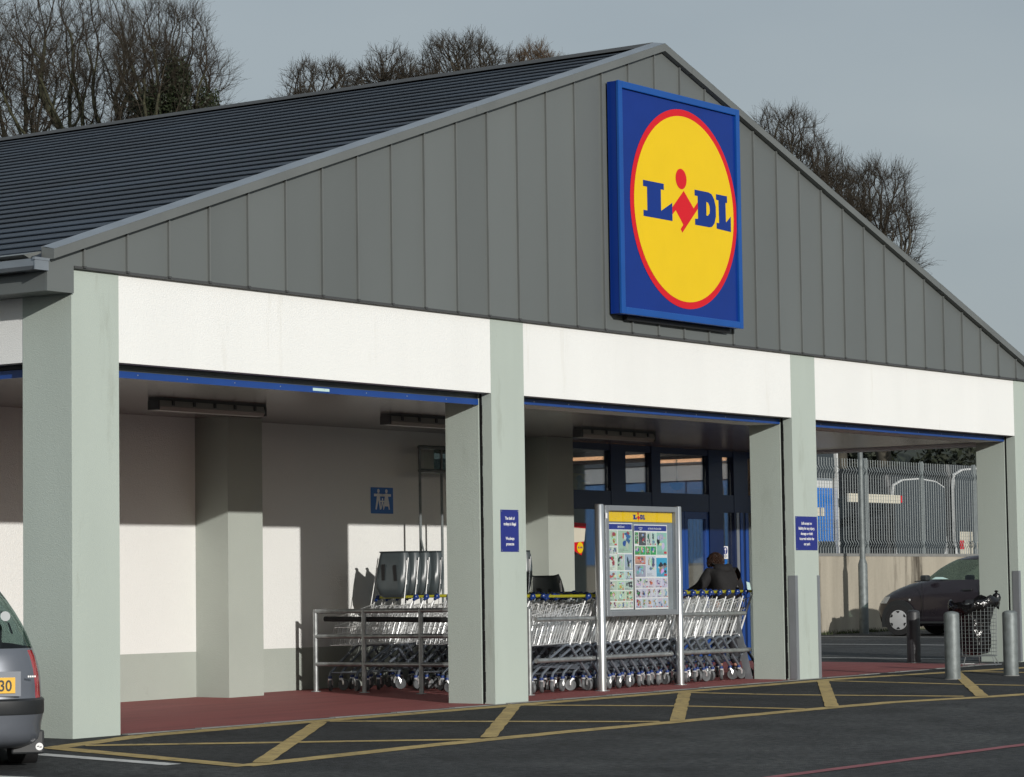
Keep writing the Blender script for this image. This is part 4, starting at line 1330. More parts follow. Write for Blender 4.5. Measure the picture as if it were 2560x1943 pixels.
# ------------------------------------------------------------------ bollards and litter bin
def bollard(x, y, h, m, label):
    z0 = gz(x, y)
    b = MB()
    b.lathe([(.09, -0.05), (.09, h - .035), (.086, h - .018), (.07, h - .006), (.04, h + .004), (.0, h + .008)], (x, y, z0), 28)
    t = empty("bollard", (x, y, z0)); tag(t, label, "bollard")
    b.build("tube", m, t, smooth=True)
    c = MB(); c.lathe([(.098, 0.002), (.094, .010)], (x, y, z0), 24); c.build("collar", "kerb_concrete", t)
bollard(13.25, -1.31, 0.79, "galvanised_dull", "grey galvanised bollard left of the wire bin, nearest the third pillar")
bollard(14.45, -1.48, 0.78, "galvanised_dull", "grey galvanised bollard right of the wire bin, near the frame edge")
bollard(17.0, 1.15, 0.70, "dark_post", "dark bollard standing in shade before the parked dark car")

bx_, by_ = 16.62, 0.06
bz = gz(bx_, by_)
bn = empty("litter_bin", (bx_, by_, bz))
tag(bn, "round wire mesh litter bin on thin legs beside the right pillar", "bin")
m_ = MB()
rb_, zt_, zb_ = 0.275, 0.79, 0.125
for k in range(34):
    a = 2 * math.pi * k / 34
    m_.tube([(bx_ + rb_ * math.cos(a), by_ + rb_ * math.sin(a), bz + zb_), (bx_ + rb_ * 1.03 * math.cos(a), by_ + rb_ * 1.03 * math.sin(a), bz + zt_)], .0022, 4, False)
for k in range(15):
    z = zb_ + (zt_ - zb_) * k / 14
    pts = [(bx_ + rb_ * (1 + .03 * k / 14) * math.cos(2 * math.pi * j / 30), by_ + rb_ * (1 + .03 * k / 14) * math.sin(2 * math.pi * j / 30), bz + z) for j in range(31)]
    m_.tube(pts, .0065 if k in (0, 14) else .0022, 4, False)
m_.build("wire_basket", "galvanised_dull", bn)
for a in (0.3, 1.7, 3.1, 4.5, 5.6):
    l = MB(); l.tube([(bx_ + .26 * math.cos(a), by_ + .26 * math.sin(a), bz + zb_), (bx_ + .33 * math.cos(a), by_ + .33 * math.sin(a), bz)], .006, 5); l.build("leg", "galvanised", bn)
l = MB(); l.tube([(bx_ + .33 * math.cos(2 * math.pi * j / 24), by_ + .33 * math.sin(2 * math.pi * j / 24), bz + .012) for j in range(25)], .006, 5, False); l.build("base_ring", "galvanised", bn)
bag = empty("bin_bag", (bx_, by_, bz + 0.13))
tag(bag, "black plastic bag lining the wire litter bin and folded over its rim", "bag")
v_, f_ = [], []
rows = [(0.05, .15), (.17, .17), (.19, .25), (.205, .38), (.20, .5), (.225, .62), (.25, .74), (.272, .80), (.30, .845), (.325, .83), (.335, .78), (.325, .735), (.31, .725)]
NB = 40
for ri, (r, z) in enumerate(rows):
    for j in range(NB):
        a = 2 * math.pi * j / NB
        wob = 1 + (0.06 * math.sin(5 * a + ri) + .04 * math.sin(11 * a + 2 * ri)) * (1 if ri < 7 else .5)
        zz = z + (.03 * math.sin(3 * a + 1) + .018 * math.sin(9 * a) + 0.035 * math.cos(a - 5.4) if ri > 6 else .02 * math.sin(4 * a + ri))
        v_.append((bx_ + r * wob * math.cos(a), by_ + r * wob * math.sin(a), bz + zz))
for ri in range(len(rows) - 1):
    for j in range(NB):
        l = (j + 1) % NB
        f_.append((ri * NB + j, ri * NB + l, (ri + 1) * NB + l, (ri + 1) * NB + j))
f_.append(tuple(reversed(range(NB))))
b = MB(); b.v, b.f = v_, f_; b.build("liner", "bag_black", bag, smooth=True)
kb2 = MB(); kb2.lathe([(.005, -.06), (.05, -.045), (.06, .0), (.045, .045), (.012, .065), (.03, .085), (.0, .10)], (bx_ + .20, by_ - .22, bz + .87), 14); kb2.build("knot", "bag_black", bag, smooth=True)
# ------------------------------------------------------------------ boundary wall, fence, lamp post
def wall_run(name, p0, p1, zt, label, n):
    d = Vector((p1[0] - p0[0], p1[1] - p0[1], 0))
    L = d.length
    t = empty(name, (p0[0], p0[1], 0), math.atan2(d.y, d.x))
    tag(t, label, "wall")
    for k in range(n):
        a, b = L * k / n, L * (k + 1) / n - 0.012
        m_ = MB(); m_.box((a, 0, -0.4), (b, 0.24, zt - 0.055)); m_.build("wall_section", "concrete_wall", t, world=False)
        m_ = MB(); m_.box((a, -0.006, zt - 0.054), (b, 0.246, zt)); m_.build("coping", "kerb_concrete", t, world=False)
    return t, L

def fence_panel(wd=2.29, ht=1.80):
    w = MB()
    ys_ = [(0.0, 0), (0.11, 0), (0.185, .045), (0.26, 0), (0.9, 0), (1.50, 0), (1.575, .045), (1.65, 0), (ht, 0)]
    n = 23
    for k in range(n):
        x = wd * (k + .5) / n
        w.tube([(x, -y, z) for z, y in ys_], .0075, 4, False)
    for k in range(27):
        z = 0.015 + (ht - .03) * k / 26
        y = np.interp(z, [q[0] for q in ys_], [q[1] for q in ys_])
        w.tube([(0, -y - .005, z), (wd, -y - .005, z)], .0019, 3, False)
    return w
_o = fence_panel().build("mesh_panel", "fence_wire", None); PANEL = _o.data; bpy.data.objects.remove(_o)
_b = MB(); _b.box((-.03, -.015, -.02), (.03, .045, 1.83)); _o = _b.build("fence_post", "fence_wire", None); FPOST = _o.data; bpy.data.objects.remove(_o)

def fence_run(p0, p1, zt, label, first):
    d = Vector((p1[0] - p0[0], p1[1] - p0[1], 0))
    t = empty("mesh_fence", (p0[0], p0[1], zt), math.atan2(d.y, d.x))
    tag(t, label, "fence")
    x = first
    while x < d.length - 0.1:
        link("fence_post", FPOST, t, (x, .1, 0))
        if x + 2.31 < d.length:
            link("mesh_panel", PANEL, t, (x + .01, .09, 0))
        x += 2.31
WT = 1.775
wall_run("boundary_wall", (19.0, 9.5), (42.0, 9.5), WT, "stained concrete boundary wall behind the parked dark car", 5)
fence_run((19.0, 9.5), (42.0, 9.5), WT, "grey welded mesh fence on the wall before the buses", 0.86)
wall_run("boundary_wall", (42.24, 9.5), (42.24, -34.0), WT, "concrete wall along the far right side, mirrored in the shop glass", 9)
fence_run((42.24, 9.5), (42.24, -34.0), WT, "welded mesh fence along the far right side, mirrored in the shop glass", 0.3)

lx, ly = 30.05, 8.98
lz = gz(lx, ly)
lp = empty("lamp_post", (lx, ly, lz)); tag(lp, "galvanised lamp post before the concrete wall", "lamp post")
m_ = MB(); m_.lathe([(.088, lz - .02), (.088, 1.56), (.055, 1.66)], (lx, ly, 0), 20); m_.build("base_section", "galvanised_dull", lp, smooth=True)
m_ = MB(); m_.lathe([(.055, 1.62), (.045, 5.6)], (lx, ly, 0), 16); m_.build("shaft", "galvanised_dull", lp, smooth=True)
m_ = MB(); m_.tube([(lx, ly, 5.55), (lx - .05, ly - .5, 5.75), (lx - .1, ly - 1.0, 5.8)], .035, 10); m_.build("arm", "galvanised", lp, smooth=True)
m_ = MB(); m_.box((lx - .22, ly - 1.5, 5.74), (lx + .02, ly - .95, 5.86)); m_.build("lantern", "zinc_dark", lp, bevel=.03)

gr = MB()
r_ = random.Random(3)
for k in range(1500):
    x, y = r_.uniform(26, 33), 9.5 - abs(r_.gauss(0, .16)) - .01
    h_ = r_.uniform(.02, .10)
    z = gz(x, y)
    a = r_.uniform(0, 3.1)
    gr.poly([(x, y, z), (x + .012 * math.cos(a), y + .012 * math.sin(a), z), (x + r_.uniform(-.04, .04), y + r_.uniform(-.04, .04), z + h_)])
g_ = gr.build("weeds", "grass"); g_["kind"] = "stuff"

# ------------------------------------------------------------------ cars
def car(name, loc, rz, slices, wheels, paint, label, W2, wheel_r, glass_z, pillars, lights, extras=None, lamp_name=("headlamp", "lamp_clear"), seat_y=(-1.75, -2.6), strip_z=None, wrap_rear=False):
    """body lofted from horizontal outlines; local frame: nose at y=0, tail at -y, x to the right-hand side"""
    t = empty(name, loc, rz)
    tag(t, label, "car")
    N = 112
    rings, par_ = [], []
    for (z, f, r, w, rf, rr) in slices:
        ring, pr_ = [], []
        for j in range(N):
            a = 2 * math.pi * (j + 0.5) / N
            ca, sa = math.cos(a), math.sin(a)
            n = 5.0
            ex = math.copysign(abs(ca) ** (2 / n), ca)
            ey = math.copysign(abs(sa) ** (2 / (rf if sa > 0 else rr)), sa)
            L = (f - r) / 2
            ring.append((w * ex * (1 - 0.05 * abs(ey) ** 4), (f + r) / 2 + L * ey, z))
            pr_.append((ex, ey))
        rings.append(ring); par_.append(pr_)
    body = MB()
    V = [p for ring in rings for p in ring]
    bf, gf, lf, sf_ = [], [], {-1: [], 1: []}, []
    for i in range(len(rings) - 1):
        za, zb = slices[i][0], slices[i + 1][0]
        for j in range(N):
            l = (j + 1) % N
            q = (i * N + j, i * N + l, (i + 1) * N + l, (i + 1) * N + j)
            cx = sum(V[k][0] for k in q) / 4; cy = sum(V[k][1] for k in q) / 4
            ex, ey = par_[i][j]
            is_g = za >= glass_z[0] - 1e-6 and zb <= glass_z[1] + 1e-6
            post = (not (wrap_rear and ey < 0) and abs(ex) > .90 and abs(ey) > .90) or any(abs(cy - p) < w and abs(ex) > .9 for p, w in pillars)
            if strip_z and strip_z[0] < (za + zb) / 2 < strip_z[1] and ey < -.5:
                sf_.append(q)
            elif lights(ex, ey, cy, (za + zb) / 2):
                lf[1 if cx > 0 else -1].append(q)
            elif is_g and not post:
                gf.append(q)
            else:
                bf.append(q)
    bf.append(tuple((len(rings) - 1) * N + j for j in range(N)))
    bf.append(tuple(reversed(range(N))))
    def part(nm, m, faces):
        used = sorted({k for q in faces for k in q}); ix = {k: n_ for n_, k in enumerate(used)}
        p_ = MB(); p_.v = [V[k] for k in used]; p_.f = [tuple(ix[k] for k in q) for q in faces]
        return p_.build(nm, m, t, smooth=True, world=False)
    part("body", paint, bf)
    if sf_:
        part("bumper_strip", "car_trim", sf_)
    for sd_, lo_, hi_ in (("windscreen", .0, 9), ("side_window", -9, 9), ("side_window", -9, 9), ("rear_window", -9, 0)):
        pass
    mid_y = (slices[0][1] + slices[0][2]) / 2
    groups = {"windscreen": [], "rear_window": [], "left": [], "right": []}
    for q in gf:
        ex, ey = par_[q[0] // N][q[0] % N]
        groups["left" if ex < -.9 else "right" if ex > .9 else "windscreen" if ey > 0 else "rear_window"].append(q)
    for k_, fs_ in groups.items():
        if fs_:
            part({"left": "side_window", "right": "side_window"}.get(k_, k_), "side_glass", fs_)
    for k_ in (-1, 1):
        if lf[k_]:
            part(lamp_name[0], lamp_name[1], lf[k_])
    zs_ = glass_z[0]
    for sx_ in (-.36, .36):                        # seats inside
        for sy_ in seat_y:
            c_ = MB(); c_.prism([(sy_, .35), (sy_ - .55, .35), (sy_ - .78, zs_ + .17), (sy_ - .66, zs_ + .18), (sy_ - .42, .56), (sy_, .54)], 'x', sx_ - .22, sx_ + .22)
            c_.build("seat", "car_trim", t, world=False, bevel=.03)
    c_ = MB(); c_.box((-slices[0][3] + .1, seat_y[0] + .35, zs_ - .25), (slices[0][3] - .1, seat_y[0] + .75, zs_ - .03)); c_.build("dashboard", "car_trim", t, world=False, bevel=.04)
    for s in (-1, 1):
        for wy in wheels:
            w = MB()
            R = wheel_r
            w.lathe([(R * .62, s * (W2 - .20)), (R * .97, s * (W2 - .19)), (R, s * (W2 - .16)), (R, s * (W2 - .02)), (R * .96, s * (W2 + .008)), (R * .66, s * (W2 + .012)), (R * .6, s * (W2 - .01))], (0, wy, R), 30, 'x')
            wo = w.build("tyre", "tyre", t, smooth=True, world=False)
            h = MB()
            h.lathe([(R * .64, s * (W2 - .004)), (R * .62, s * (W2 + .016)), (R * .45, s * (W2 + .022)), (R * .1, s * (W2 + .026)), (.0, s * (W2 + .026))], (0, wy, R), 30, 'x')
            hc = h.build("hubcap", "hubcap", wo, smooth=True, world=False)
            for k in range(6):
                sl = MB()
                a = 2 * math.pi * k / 6 + .52
                c = (math.cos(a), math.sin(a)); d_ = (-c[1], c[0])
                pts = [(R * .57, -.13), (R * .57, .13), (R * .45, .05), (R * .45, -.05)]
                sl.poly([(s * (W2 + .0245), wy + R * 0 + c[0] * u + d_[0] * v * R, R + c[1] * u + d_[1] * v * R) for u, v in pts])
                sl.build("hubcap_slot", "black", wo, world=False)
            ar = MB()
            pts = []
            ra = R * 1.19
            n = 20
            poly = [(wy + ra * math.cos(math.pi * k / n), R + .02 + ra * math.sin(math.pi * k / n)) for k in range(n + 1)] + [(wy - ra, .16), (wy + ra, .16)]
            ar.prism(poly, 'x', s * (W2 - .25), s * (W2 + .004)); ar.build("wheel_arch", "car_trim", t, world=False)
    if extras:
        extras(t)
    return t

def far_car_extras(t):
    W2 = .80
    for s in (-1, 1):
        m_ = MB(); m_.lathe([(.0, s * (W2 - .03)), (.02, s * (W2 + .006)), (.016, s * (W2 + .012))], (0, -.87, .64), 12, 'x'); o = m_.build("side_indicator", "lamp_clear", t, world=False); 
        m_ = MB(); m_.box((s * W2, -1.30, .965), (s * (W2 + .16), -1.16, 1.075)); m_.build("wing_mirror", "car_trim", t, world=False, bevel=.03)
        m_ = MB(); m_.box((s * (W2 - .02), -1.02, .22), (s * (W2 + .008), -2.72, .255)); m_.build("sill_strip", "car_trim", t, world=False)
        m_ = MB(); m_.box((s * (W2 - .01), -1.92, .79), (s * (W2 + .022), -2.10, .82)); m_.build("door_handle", "car_trim", t, world=False, bevel=.008)
        m_ = MB(); m_.box((s * (W2 - .006), -1.115, .3), (s * (W2 + .0015), -1.12, .93)); m_.box((s * (W2 - .006), -2.235, .3), (s * (W2 + .0015), -2.24, .93)); m_.build("door_gap", "black", t, world=False)
    m_ = MB(); m_.tube([(-.45, -.80, .965), (-.1, -.92, .985), (.4, -.90, .985)], .012, 6); m_.build("wiper", "car_trim", t, world=False)
    # inner trim glimpsed through the glass
    m_ = MB(); m_.poly([(-.735, -1.28, 1.0), (-.735, -1.62, 1.0), (-.725, -1.50, 1.035), (-.725, -1.36, 1.04)]); m_.build("dashboard_paper", "paper_mint", t, world=False)

S1 = [(.17, -.10, -3.74, .72, 3.2, 4), (.26, -.04, -3.80, .775, 3.0, 4), (.47, 0, -3.84, .80, 2.8, 4), (.58, -.035, -3.83, .80, 2.8, 4), (.70, -.14, -3.80, .797, 3.0, 4),
      (.78, -.28, -3.78, .785, 3.2, 4), (.85, -.45, -3.75, .77, 3.5, 4), (.92, -.66, -3.72, .755, 3.8, 4), (.965, -.88, -3.70, .745, 4, 4), (.985, -.97, -3.69, .74, 4, 4),
      (1.09, -1.12, -3.63, .71, 4, 4), (1.19, -1.26, -3.57, .68, 4, 4), (1.28, -1.43, -3.50, .645, 4, 4), (1.345, -1.58, -3.44, .615, 4, 4), (1.40, -1.80, -3.36, .57, 4, 4), (1.425, -2.10, -3.2, .48, 3.5, 4), (1.435, -2.4, -3.0, .3, 3, 3)]
cx_, cy_ = 29.40, 8.13
dark_car = car("parked_car", (cx_, cy_, gz(cx_, cy_ - .7)), 0.0, S1, (-.64, -3.10), "car_black_plum", "dark plum hatchback parked nose to the concrete wall", .80, .283, (.985, 1.345),
               [(-2.30, .05), (-3.3, .10)], lambda ex, ey, y, z: .57 < z < .74 and y > -.36 and abs(ex) > .55, far_car_extras)

def near_car_extras(t):
    for s in (-1, 1):
        m_ = MB(); m_.box((s * .60, -4.22, .11), (s * .835, -4.17, .28)); fl_ = m_.build("mud_flap", "car_trim", t, world=False, bevel=.015)
        m_ = MB(); pts = circle_pts(s * .800, .162, .027, 22); m_.poly([(a, -4.2215, b) for a, b in pts]); m_.build("flap_emblem", "notice_white", fl_, world=False)
        m_ = MB(); m_.poly([(s * .800 + a * .6, -4.2228, .154 + b * .6) for a, b in [(-.03, .02), (.0, .024), (-.008, .012), (.030, .014), (.028, .002), (-.002, .0), (.004, .010), (-.028, .010)]]); m_.build("emblem_mark", "car_trim", fl_, world=False)
    m_ = MB(); m_.box((.03, -4.512, .535), (.645, -4.49, .71)); m_.build("plate_recess", "car_silver_blue", t, world=False)
    m_ = MB(); m_.box((.085, -4.522, .557), (.605, -4.514, .668)); pl = m_.build("number_plate", "plate_yellow", t, world=False)
    m_ = MB(); add_text(m_, "30", .535, .573, -4.5235, .079, .86, bold=.002); m_.build("plate_characters", "plate_black", pl, world=False)
    m_ = MB(); m_.tube([(-.05, -4.42, .90), (.25, -4.40, .93), (.52, -4.33, .92)], .010, 6); m_.build("rear_wiper", "black", t, world=False)
    m_ = MB(); pts = circle_pts(.55, 1.10, .035, 20); m_.poly([(a, -4.352 + (b - 1.10) * .65, b) for a, b in pts]); m_.build("window_sticker", "shed_grey", t, world=False)
    for q in range(4):
        m_ = MB(); m_.box((.695 + q * .015, -4.506, .666), (.705 + q * .015, -4.497, .678)); m_.build("model_badge", "aluminium", t, world=False)

S2 = [(0.16, -0.1, -4.36, 0.77, 3.2, 16), (0.19, -0.06, -4.44, 0.815, 3, 16), (0.22, -0.03, -4.49, 0.838, 3, 16), (0.27, -0.01, -4.515, 0.846, 3, 16), (0.33, 0, -4.525, 0.85, 3, 16), (0.4, 0, -4.54, 0.866, 3, 16), (0.415, 0, -4.55, 0.868, 3, 16), (0.5, -0.01, -4.55, 0.868, 3, 16), (0.515, -0.02, -4.51, 0.852, 3, 16),
      (0.54, -0.03, -4.505, 0.85, 3, 16), (0.6, -0.05, -4.5, 0.848, 3, 16), (0.66, -0.09, -4.495, 0.843, 3, 16), (0.72, -0.15, -4.485, 0.834, 3, 16), (0.77, -0.24, -4.475, 0.822, 3.4, 16), (0.815, -0.35, -4.465, 0.808, 3.4, 16), (0.855, -0.55, -4.45, 0.79, 3.6, 16), (0.87, -0.8, -4.44, 0.785, 3.6, 15),
      (0.95, -1.1, -4.41, 0.755, 4, 13.4), (1.04, -1.3, -4.36, 0.715, 4, 11.6), (1.13, -1.5, -4.3, 0.665, 4, 9.8), (1.22, -1.7, -4.23, 0.61, 4, 8), (1.32, -1.95, -4.13, 0.54, 4, 6), (1.39, -2.2, -4.05, 0.47, 4, 5.5), (1.43, -2.6, -3.9, 0.36, 3.4, 5.5)]
hd_ = math.radians(40)
nose = Vector((math.sin(hd_), math.cos(hd_), 0))
right = Vector((math.cos(hd_), -math.sin(hd_), 0))
corner = Vector((-2.44, -2.07, 0)) + right * 0.06                       # rear right-hand bumper corner
npos = corner + nose * 4.52 - right * .845
near_car = car("parked_car", (npos.x, npos.y, gz(-2.6, -1.9) + 0.005), -hd_, S2, (-.86, -3.56), "car_silver_blue", "silver-blue estate car with yellow rear plate at the left edge", .825, .31, (.87, 1.32),
               [(-2.4, .05), (-3.5, .05)], lambda ex, ey, y, z: .515 < z < .856 and y < -4.22 and abs(ex) > .915, near_car_extras, ("tail_lamp", "lamp_red"), (-1.9, -2.9), (.405, .515), True)
# ------------------------------------------------------------------ buses behind the fences
def bus(name, x0, x1, yf, length, z0, zroof, scheme, label, rz=0.0, origin=None, dbl=False):
    """local frame: front face at y=0 looking -y, body runs to +y"""
    w = (x1 - x0) / 2
    t = empty(name, origin or ((x0 + x1) / 2, yf, z0), rz)
    tag(t, label, "bus")
    H = zroof - z0
    lo, up = scheme
    def shell(za, zb, m, nm, inset=0.0, lean=0.0):
        b = MB()
        n = 28
        def ring(z, ins, dy):
            out = []
            for j in range(n):
                a = 2 * math.pi * (j + .5) / n
                ca, sa = math.cos(a), math.sin(a)
                out.append(((w - ins) * math.copysign(abs(ca) ** .10, ca), length / 2 + dy + (length / 2 - ins) * math.copysign(abs(sa) ** .08, sa), z))
            return out
        A, B = ring(za, inset, 0), ring(zb, inset, lean)
        i = len(b.v); b.v += A + B
        b.f += [(i + j, i + (j + 1) % n, i + n + (j + 1) % n, i + n + j) for j in range(n)] + [tuple(i + n + j for j in range(n)), tuple(i + j for j in reversed(range(n)))]
        return b.build(nm, m, t, smooth=True, world=False)
    if dbl:
        shell(.35, H - 1.42, lo, "lower_body"); shell(H - 1.42, H - 1.27, up, "white_band", .002); shell(H - 1.27, H - .3, "bus_grey", "upper_body", .004, .06); shell(H - .3, H, up, "roof", .02, .08)
        m_ = MB(); m_.prism([(-w + .12, H - 1.2), (w - .12, H - 1.2), (w - .2, H - .36), (-w + .2, H - .36)], 'y', -.02, .04); m_.build("upper_windscreen", "bus_glass", t, world=False)
        m_ = MB(); m_.prism([(-w + .15, 1.15), (w - .15, 1.15), (w - .15, 1.75), (-w + .15, 1.75)], 'y', -.016, .02); m_.build("windscreen", "bus_glass", t, world=False)
        m_ = MB(); m_.box((w - .055, -.03, .5), (w + .004, .05, H - .2)); m_.build("corner_moulding", "bus_white", t, world=False)
        m_ = MB(); m_.poly([(-.3 + a * .26, -.012, H - 1.85 + b * .2) for a, b in circle_pts(0, 0, .5, 18)]); m_.build("emblem_disc", "cream_panel", t, world=False)
        for q in range(4):
            m_ = MB(); m_.box((.02 + q * .17, -.016, H - 2.02), (.15 + q * .17, -.010, H - 1.84)); m_.build("emblem_bar", "cream_panel", t, world=False)
    else:
        shell(.3, 1.2, lo, "lower_body"); shell(1.2, H - .28, up, "upper_body", .003); shell(H - .28, H, up, "roof", .05, .06)
        # wide wraparound windscreen with a thin pale surround, curved in at the lower corner
        outer = [(-w + .04, H - .55), (-w + .10, H - .22), (-w + .5, H - .10), (0, H - .05), (w - .5, H - .10), (w - .10, H - .22), (w - .04, H - .55), (w - .05, 1.7), (w - .25, 1.35), (w - .7, 1.12), (-w + .7, 1.12), (-w + .25, 1.35), (-w + .05, 1.7)]
        m_ = MB(); m_.prism(outer, 'y', -.03, .02); m_.build("windscreen_surround", "bus_white", t, world=False)
        inner = [(a * .978, (b - 2.0) * .975 + 2.0) for a, b in outer]
        m_ = MB(); m_.prism(inner, 'y', -.045, -.031); m_.build("windscreen", "bus_glass", t, world=False)
        m_ = MB(); m_.box((-.02, -.055, 1.2), (.02, -.046, H - .15)); m_.build("screen_bar", "bus_grey", t, world=False)
        for s in (-1, 1):
            m_ = MB(); m_.prism([(s * (w - .05), 1.9), (s * (w - .12), 1.55), (s * (w - .4), 1.25), (s * (w - .8), 1.08), (s * (w - .02), 1.08)], 'y', -.04, -.031); m_.build("corner_panel", "bus_white", t, world=False)
    for s in (-1, 1):
        m_ = MB(); m_.box((s * (w - .35) - .14, -.03, .55), (s * (w - .35) + .14, .02, .78)); m_.build("headlamp", "lamp_clear", t, world=False)
        m_ = MB(); m_.prism([(length * .09, 1.35), (length * .96, 1.35), (length * .96, H - .45), (length * .09, H - .45)], 'x', s * (w - .02), s * (w + .006)); m_.build("side_windows", "bus_glass", t, world=False)
        for wy in (length * .2, length * .78):
            m_ = MB(); m_.lathe([(.25, s * (w - .3)), (.48, s * (w - .28)), (.48, s * (w - .01)), (.3, s * (w + .012))], (0, wy, .48), 20, 'x'); m_.build("wheel", "tyre", t, world=False)
    m_ = MB(); m_.box((-.26, -.05, .42), (.26, -.031, .53)); m_.build("number_plate", "notice_white", t, world=False)
    return t
Z1 = gz(38, 13)
bus("double_decker_bus", 33.85, 36.40, 13.0, 10.5, Z1, 4.66, ("bus_blue", "bus_white"), "blue double-decker bus behind the fence, left of the lamp post", dbl=True)
b2 = bus("coach", 38.80, 41.42, 13.0, 11.5, Z1, 3.60, ("bus_dark", "bus_dark"), "grey coach with big dark windscreen, middle of the fenced yard")
b3 = bus("coach", 41.55, 44.10, 12.9, 11.5, Z1, 3.90, ("bus_dark", "bus_dark"), "taller grey coach with route card in its windscreen, rightmost in the yard")
m_ = MB(); m_.box((-1.02, -.060, 1.25), (-.15, -.05, 2.0)); card = m_.build("route_card", "cream_panel", b3, world=False)
m_ = MB(); m_.box((-1.06, -.066, 1.6), (-.86, -.061, 1.8)); m_.build("red_symbol", "sign_red", card, world=False)
m_ = MB(); add_text(m_, "M3", -.5, 1.64, -.0665, .16, .8); m_.build("route_text", "shop_dark", card, world=False)
hb = empty("height_barrier", (37.55, 12.6, gz(37.5, 12.6)))
tag(hb, "cream barrier beam on posts between the double-decker and the middle coach", "barrier")
m_ = MB(); m_.box((36.2, 12.6, 2.94), (38.5, 12.66, 3.12)); m_.build("beam", "cream_panel", hb)
m_ = MB(); m_.box((38.5, 12.595, 2.96), (38.56, 12.665, 3.11)); m_.build("end_cap", "sign_red", hb)
for x in (36.6, 38.2):
    m_ = MB(); m_.tube([(x, 12.63, gz(x, 12.6)), (x, 12.63, 2.94)], .04, 8); m_.build("post", "bus_dark", hb)
# long shed across the right-hand boundary, seen in the shop glass
shd = empty("industrial_shed", (47.5, -16, .3))
tag(shd, "long low shed with blue sheeting and pale eaves, mirrored in the shop glass", "shed")
for k in range(60):
    y = -34 + k * .55
    m_ = MB(); m_.box((47.5 + .02 * (k % 2), y, .2), (47.7, y + .54, 4.03)); m_.build("wall_sheet", "shed_blue", shd)
m_ = MB(); m_.box((47.45, -34.0, 4.03), (47.8, -1.0, 4.46)); m_.build("eaves_panel", "shed_grey", shd)
m_ = MB(); m_.prism([(47.4, 4.46), (59.0, 5.6), (59.0, .2), (47.8, .2), (47.8, 4.44)], 'y', -34, -1); m_.build("roof", "bus_dark", shd)
# ------------------------------------------------------------------ wooded bank
bk = MB()
bk.poly([(30, 34, -1), (120, 26, -1), (120, 60, -1), (30, 60, -1)])
bk.v += []
nx_, ny_ = 30, 6
base = len(bk.v)
for i in range(nx_ + 1):
    for j in range(ny_ + 1):
        x = 30 + 90 * i / nx_; y = 32 - 6 * i / nx_ + 5 * j
        z = min(7.0, .3 + 7.4 * (j / 1.4) ** .8) + .35 * math.sin(i * 1.3) + .25 * math.sin(i * 2.9 + j)
        bk.v.append((x, y, z))
for i in range(nx_):
    for j in range(ny_):
        a = base + i * (ny_ + 1) + j
        bk.f.append((a, a + ny_ + 1, a + ny_ + 2, a + 1))
bk.f.pop(0)
structure(bk.build("bank", "evergreen", smooth=True))

def leaf_mass(name, centres, radii, n, size, m, parent=None, off=(0, 0, 0)):
    C_ = np.array(centres); R_ = np.array(radii)
    idx = rng.integers(0, len(C_), n)
    d = rng.normal(size=(n, 3)); d /= np.linalg.norm(d, axis=1)[:, None]
    p = C_[idx] + d * R_[idx] * (rng.random((n, 1)) ** .35) - np.array(off)
    a = rng.normal(size=(n, 3)); a /= np.linalg.norm(a, axis=1)[:, None]
    b = np.cross(a, rng.normal(size=(n, 3))); b /= np.linalg.norm(b, axis=1)[:, None]
    s = size * rng.uniform(.5, 1.3, (n, 1))
    v = np.stack([p - a * s, p + b * s * .55, p + a * s, p - b * s * .55], 1).reshape(-1, 3)
    return fast_mesh(name, v, np.arange(4 * n).reshape(-1, 4), m, parent)

def fast_mesh(name, v, f, m, parent=None, smooth=False):
    me = bpy.data.meshes.new(name)
    nf, k = f.shape
    me.vertices.add(len(v)); me.vertices.foreach_set("co", np.ascontiguousarray(v, dtype=np.float32).ravel())
    me.loops.add(nf * k); me.loops.foreach_set("vertex_index", np.ascontiguousarray(f, dtype=np.int32).ravel())
    me.polygons.add(nf); me.polygons.foreach_set("loop_start", np.arange(0, nf * k, k, dtype=np.int32))
    me.update(calc_edges=True)
    me.materials.append(MATS[m])
    o = bpy.data.objects.new(name, me)
    COL.objects.link(o)
    o.parent = parent
    return o
cs_, rs_ = [], []
for k in range(220):
    x = 32 + 85 * rng.random()
    y = 31.5 - 6 * (x - 30) / 90 + rng.uniform(-1.2, 6)
    cs_.append((x, y, rng.uniform(.8, 6.9))); rs_.append((1.5, 1.2, .9))
lm = leaf_mass("bank_shrubs", cs_, rs_, 60000, .17, "evergreen"); lm["kind"] = "stuff"

